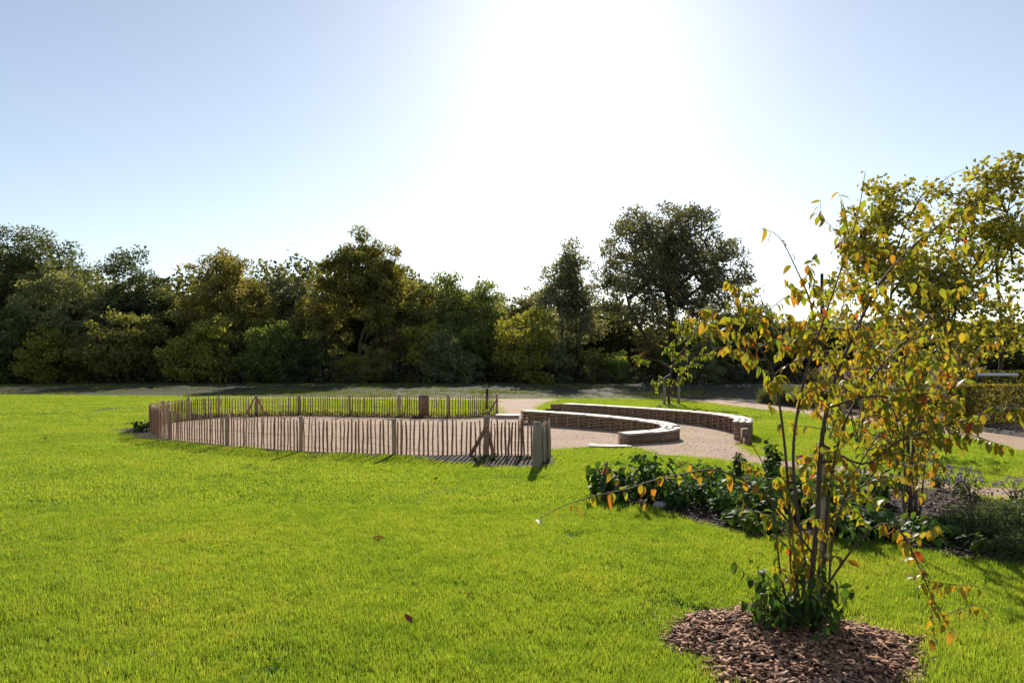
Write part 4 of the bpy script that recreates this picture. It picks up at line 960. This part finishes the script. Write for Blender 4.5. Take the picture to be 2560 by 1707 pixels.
def grit():
    g = np.random.default_rng(12); n = 13000; P = np.stack([g.uniform(-9.5, 7, n), g.uniform(10, 22, n)], 1); P = P[(inpoly(P, court) | inpoly(P, plaza)) & ~inpoly(P, soil_ring) & ~inpoly(P, corner_soil)]
    m = MB(); t4 = np.array([(1, 0, -.5), (-.5, .87, -.5), (-.5, -.87, -.5), (0, 0, .7)])
    for p in P:
        sz = g.uniform(.005, .011)*(1 if g.random() < .96 else 1.8); a = g.random()*6.28; c, s_ = math.cos(a), math.sin(a)
        m.add(t4@np.array([(c, s_, 0), (-s_, c, 0), (0, 0, 1)])*sz+np.array((*p, .02+sz*.35)), [(0, 1, 3), (1, 2, 3), (2, 0, 3), (0, 2, 1)])
    link('gravel_grit', m.mesh('gravel_grit'), M_grit, label='loose grit and pebbles on the gravel court', category='gravel', kind='stuff')
M_grit = island_mat('grit', (.24, .165, .115), (.58, .46, .36)); grit()

# ------------------------------------------------------------------ plants of the bed
BLEAF = [leaf_geo(1., w, c, f) for w, c, f in ((.62, .35, .2), (.7, .15, .3), (.55, .6, .25))]
def leafy(name, label, loc, h, r, n, size, col, seed, cat='plant', group=None, stems=6, column=False, flower=None, nfl=0, fcol=(1, 1, 1)):
    g = np.random.default_rng(seed); t = thing(name, label, cat, loc, g.random()*6.28, group); w = MB(); m = MB()
    tips = []
    for k in range(stems):
        a = k*2.4+g.normal(0, .4); rr = r*(g.uniform(.2, .85) if not column else g.uniform(0, .25)); tp = np.array((math.cos(a)*rr, math.sin(a)*rr, h*g.uniform(.7, 1)))
        P = crom([(math.cos(a)*.03, math.sin(a)*.03, -.01), tp*np.array((.45, .45, .55)), tp], 6); w.tube(P, np.linspace(.007, .003, 6), 4); tips.append(P)
    for k in range(int(n*1.5)):
        P = tips[k % stems]; f = g.uniform(.12, 1.) if not column else g.uniform(.05, 1); q = np.array([np.interp(f*5, np.arange(6), P[:, c]) for c in range(3)])
        q = q+g.normal(0, r*.22, 3)*np.array((1, 1, .5)); q[2] = max(q[2], .03); out = math.atan2(q[1], q[0])+g.normal(0, .8)
        V, F, tp = BLEAF[g.integers(0, 3)]; R = np.array(Euler((g.normal(0, .35), g.normal(.35, .35), out)).to_matrix()); s = size*g.uniform(.6, 1.25)*(1 if not column else .8+.4*(1-f))
        m.V.append(V*s@R.T+q); m.F.setdefault(4, []).append(F+m.n); m.n += len(V)
    for v in m.V: v[:, 2] = np.maximum(v[:, 2], .01)
    link('stems', w.mesh('stems'), M_twig, t); link('foliage', m.mesh('foliage', True), M_bedleaf, t, color=col)
    if nfl:
        fm = MB()
        for k in range(nfl):
            P = tips[k % stems]; c = P[-1]+g.normal(0, r*.3, 3)*np.array((1, 1, .25))+np.array((0, 0, .04)); V, F = leaves_geo(c+g.normal(0, flower, (14, 3)), flower*1.3, g, .7); fm.add(V, F)
        link('flowers', fm.mesh('flowers'), M_petal, t, color=fcol, kind='stuff')
    return t
DG = (.05, .105, .02); LG = (.09, .165, .028); YG = (.15, .22, .035)
plants = [
 (1520, 1246, .46, .34, 130, .115, DG, 7, False, 'broad leaved dark plant at the tip of the bed'), (1470+75, 1258, .30, .26, 80, .10, DG, 6, False, 'low dark leaves under the plant at the tip of the bed'),
 (1626, 1250, .60, .30, 150, .10, DG, 6, False, 'bushy dark plant with hanging top leaves second along the bed'), (1580, 1235, .38, .28, 90, .09, LG, 6, False, 'lighter plant between the two dark leafy ones'),
 (1690, 1272, .40, .34, 150, .075, DG, 8, False, 'small leaved glossy plant behind the pale stone'), (1760, 1268, .42, .36, 160, .075, DG, 8, False, 'glossy small leaved plant in the middle of the leafy mass'),
 (1730, 1240, .45, .32, 120, .08, LG, 7, False, 'bright leaves at the back of the leafy mass'), (1825, 1285, .36, .36, 140, .09, LG, 8, False, 'spreading plant with bright leaves near the chip ring'),
 (1848, 1228, .52, .10, 120, .085, DG, 3, True, 'narrow dark columnar plant by the path'), (1935, 1245, .72, .16, 200, .095, DG, 4, True, 'tall dark columnar plant by the path'),
 (1905, 1270, .40, .34, 130, .10, LG, 7, False, 'leafy plant at the foot of the tall columnar plant'), (1985, 1255, .42, .35, 130, .10, LG, 7, False, 'bright green plant behind the shrub stake'),
 (2060, 1240, .42, .34, 120, .10, YG, 7, False, 'sunlit yellow green plant next to the path edge'), (2130, 1248, .40, .32, 120, .09, LG, 7, False, 'bright plant beside the fan shaped shrub'),
 (2190, 1262, .34, .3, 110, .085, DG, 7, False, 'dark plant touching the stems of the fan shaped shrub'), (1850, 1318, .20, .22, 60, .12, LG, 6, False, 'low rosette with long leaves at the lawn side of the bed'),
 (1905, 1335, .22, .24, 70, .12, YG, 6, False, 'pale leaved rosette at the lawn side of the bed'), (2110, 1340, .34, .3, 80, .16, DG, 6, False, 'large leaved dark plant right of the chip ring shrub'.replace('right of', 'behind')),
 (2180, 1345, .28, .3, 80, .14, DG, 6, False, 'sprawling dark plant at the bed edge'), (2320, 1362, .24, .3, 80, .10, LG, 6, False, 'small leafy plant with pale leaves before the juniper'),
 (1660, 1252, .34, .3, 110, .09, DG, 7, False, 'dark low foliage joining the bushy plant and the glossy one'), (1790, 1240, .38, .3, 110, .085, DG, 7, False, 'dark foliage behind the columnar plant nearest the bench'), (1960, 1300, .34, .34, 110, .10, DG, 7, False, 'dark spreading foliage between rosettes and the tall columnar plant'), (2090, 1290, .36, .32, 110, .10, LG, 7, False, 'leafy clump between the large leaved plant and the path'),
 (2030, 1300, .36, .34, 110, .11, DG, 7, False, 'dark plant behind the stems of the chip ring shrub'), (2480, 1388, .16, .2, 50, .09, YG, 5, False, 'little yellow green plant among the junipers'),
]
for k, (px, py, h, r, n, sz, c, st, co, lb) in enumerate(plants):
    leafy('leafy_plant', lb, G(px, py), h*1.04, r*1.0, int(n*1.1), sz, c, 300+k, group='plants of the mulched bed', stems=st, column=co)
for k, (px, py, lb) in enumerate([(2345, 1222, 'purple flowering aster by the path at the far edge of the bed'), (2400, 1236, 'purple flowering aster clump next to the first one'), (2430, 1262, 'low purple aster in front of the path'), (2545, 1272, 'purple aster at the bare end of the bed')]):
    leafy('aster', lb, G(px, py), .30, .26, 120, .04, (.07, .09, .03), 400+k, 'flower', 'purple asters', 9, False, .018, 13, (.17, .10, .27))
for k, (px, py, lb) in enumerate([(2140, 1372, 'white flower ball at the foot of the bed')]):
    leafy('white_flower', lb, G(px, py), .26, .16, 40, .07, LG, 430+k, 'flower', None, 5, False, .016, 3, (.8, .78, .76))
def juniper(label, px, py, h, r, seed):
    g = np.random.default_rng(seed); loc = G(px, py); t = thing('juniper', label, 'shrub', loc); n = 5200
    d = g.normal(size=(n, 3)); d /= np.linalg.norm(d, axis=1)[:, None]; d[:, 2] = np.abs(d[:, 2]); u = g.random(n)**.4
    lump = 1+.25*smoothnoise(d, 5., seed); C = d*(u*lump)[:, None]*np.array((r, r*.7, h)); C[:, 2] = np.maximum(C[:, 2], .02)
    V, F = leaves_geo(C, .045, g, .3, -.4); link('foliage', fast_mesh('foliage', V, F), M_bedleaf, t, color=(.09, .12, .055))
    w = MB()
    for k in range(14): a = k*.45; w.tube(crom([(0, 0, 0), (math.cos(a)*r*.4, math.sin(a)*r*.3, h*.3), (math.cos(a)*r*.8, math.sin(a)*r*.55, h*.5)], 5), np.linspace(.015, .004, 5), 4)
    link('stems', w.mesh('stems'), M_twig, t)
juniper('low feathery juniper spreading across the bed', 2450, 1350, .34, .52, 1); juniper('feathery juniper with a higher dome', 2560, 1345, .42, .5, 2); juniper('small dull juniper at the lawn edge of the bed', 2560, 1398, .22, .4, 3); juniper('flat juniper between the fan shaped shrub and the other junipers', 2380, 1345, .22, .35, 4)
# weeds at the outer curve of the fence and along the corner
leafy('weed_clump', 'dark green weed clump outside the curved end of the fence', G(356, 1080), .30, .25, 90, .10, DG, 500, 'weed')
for k in range(14):
    px = U(1180, 1340); leafy('weed_clump', 'small green weed on the soil patch at the fence corner', G(px, U(1143, 1165)), U(.06, .12), .09, 22, .045, LG, 510+k, 'weed', 'weeds on the corner soil', 4)
# dry stems along the rear fence inside
def dry_strip():
    g = np.random.default_rng(9); n = 2600; k = g.integers(0, 170, n); f = g.random(n)
    P = FENCE[k]-Nn[k]*(f*(inn[k]+.05)-.1)[:, None]; C = np.column_stack([P, g.uniform(.02, .20, n)*(1-.5*f)]); V, F = leaves_geo(C, .10, g, .25)
    o = link('dry_stems', fast_mesh('dry_stems', V, F), M_tree, color=(.15, .10, .06), label='dry brown stems along the foot of the rear fence', category='dry plants', kind='stuff')
dry_strip()
# stone, fallen leaves
def stone():
    g = np.random.default_rng(2); bm = bmesh.new(); bmesh.ops.create_icosphere(bm, subdivisions=2, radius=1)
    for v in bm.verts: v.co = Vector((v.co.x*.085, v.co.y*.06, v.co.z*.05))*(1+.12*math.sin(v.co.x*3+v.co.y*5)+g.normal(0, .03))
    me = bpy.data.meshes.new('stone'); bm.to_mesh(me); bm.free(); o = link('stone', me, M_stone, loc=G(1650, 1272)+(0, 0, .045), label='rounded pale stone at the edge of the leafy bed', category='stone')
    for p in me.polygons: p.use_smooth = True
stone()
FL = []
for w, c, f in ((.7, .5, .5), (.8, -.4, .4), (.6, .9, .3)):
    V, F, tp = leaf_geo(1., w, c, f); me = fast_mesh('fallen_leaf', V, F, True); me.materials.append(M_brownleaf); FL.append(me)
for k, (px, py, sz) in enumerate([(935, 1358, .11), (1088, 1207, .07), (953, 1178, .06), (115, 1098, .10), (297, 1105, .08), (145, 1116, .10), (1840, 1112, .22), (1030, 1575, .07), (820, 1640, .05), (1180, 1500, .05)]):
    lb = ['curled brown leaf lying on the open lawn', 'small dry leaf lying loose on the lawn grass'][k != 0] if k != 6 else 'large curled brown leaf on the gravel by the outer bench end'
    link('fallen_leaf', FL[k % 3], None, loc=G(px, py)+(0, 0, .045 if k != 6 else .03), rot=(U(-.3, .3), U(-.5, .1), U(0, 6)), scale=sz, label=lb, category='leaf', group='fallen leaves' if k not in (0, 6) else None)
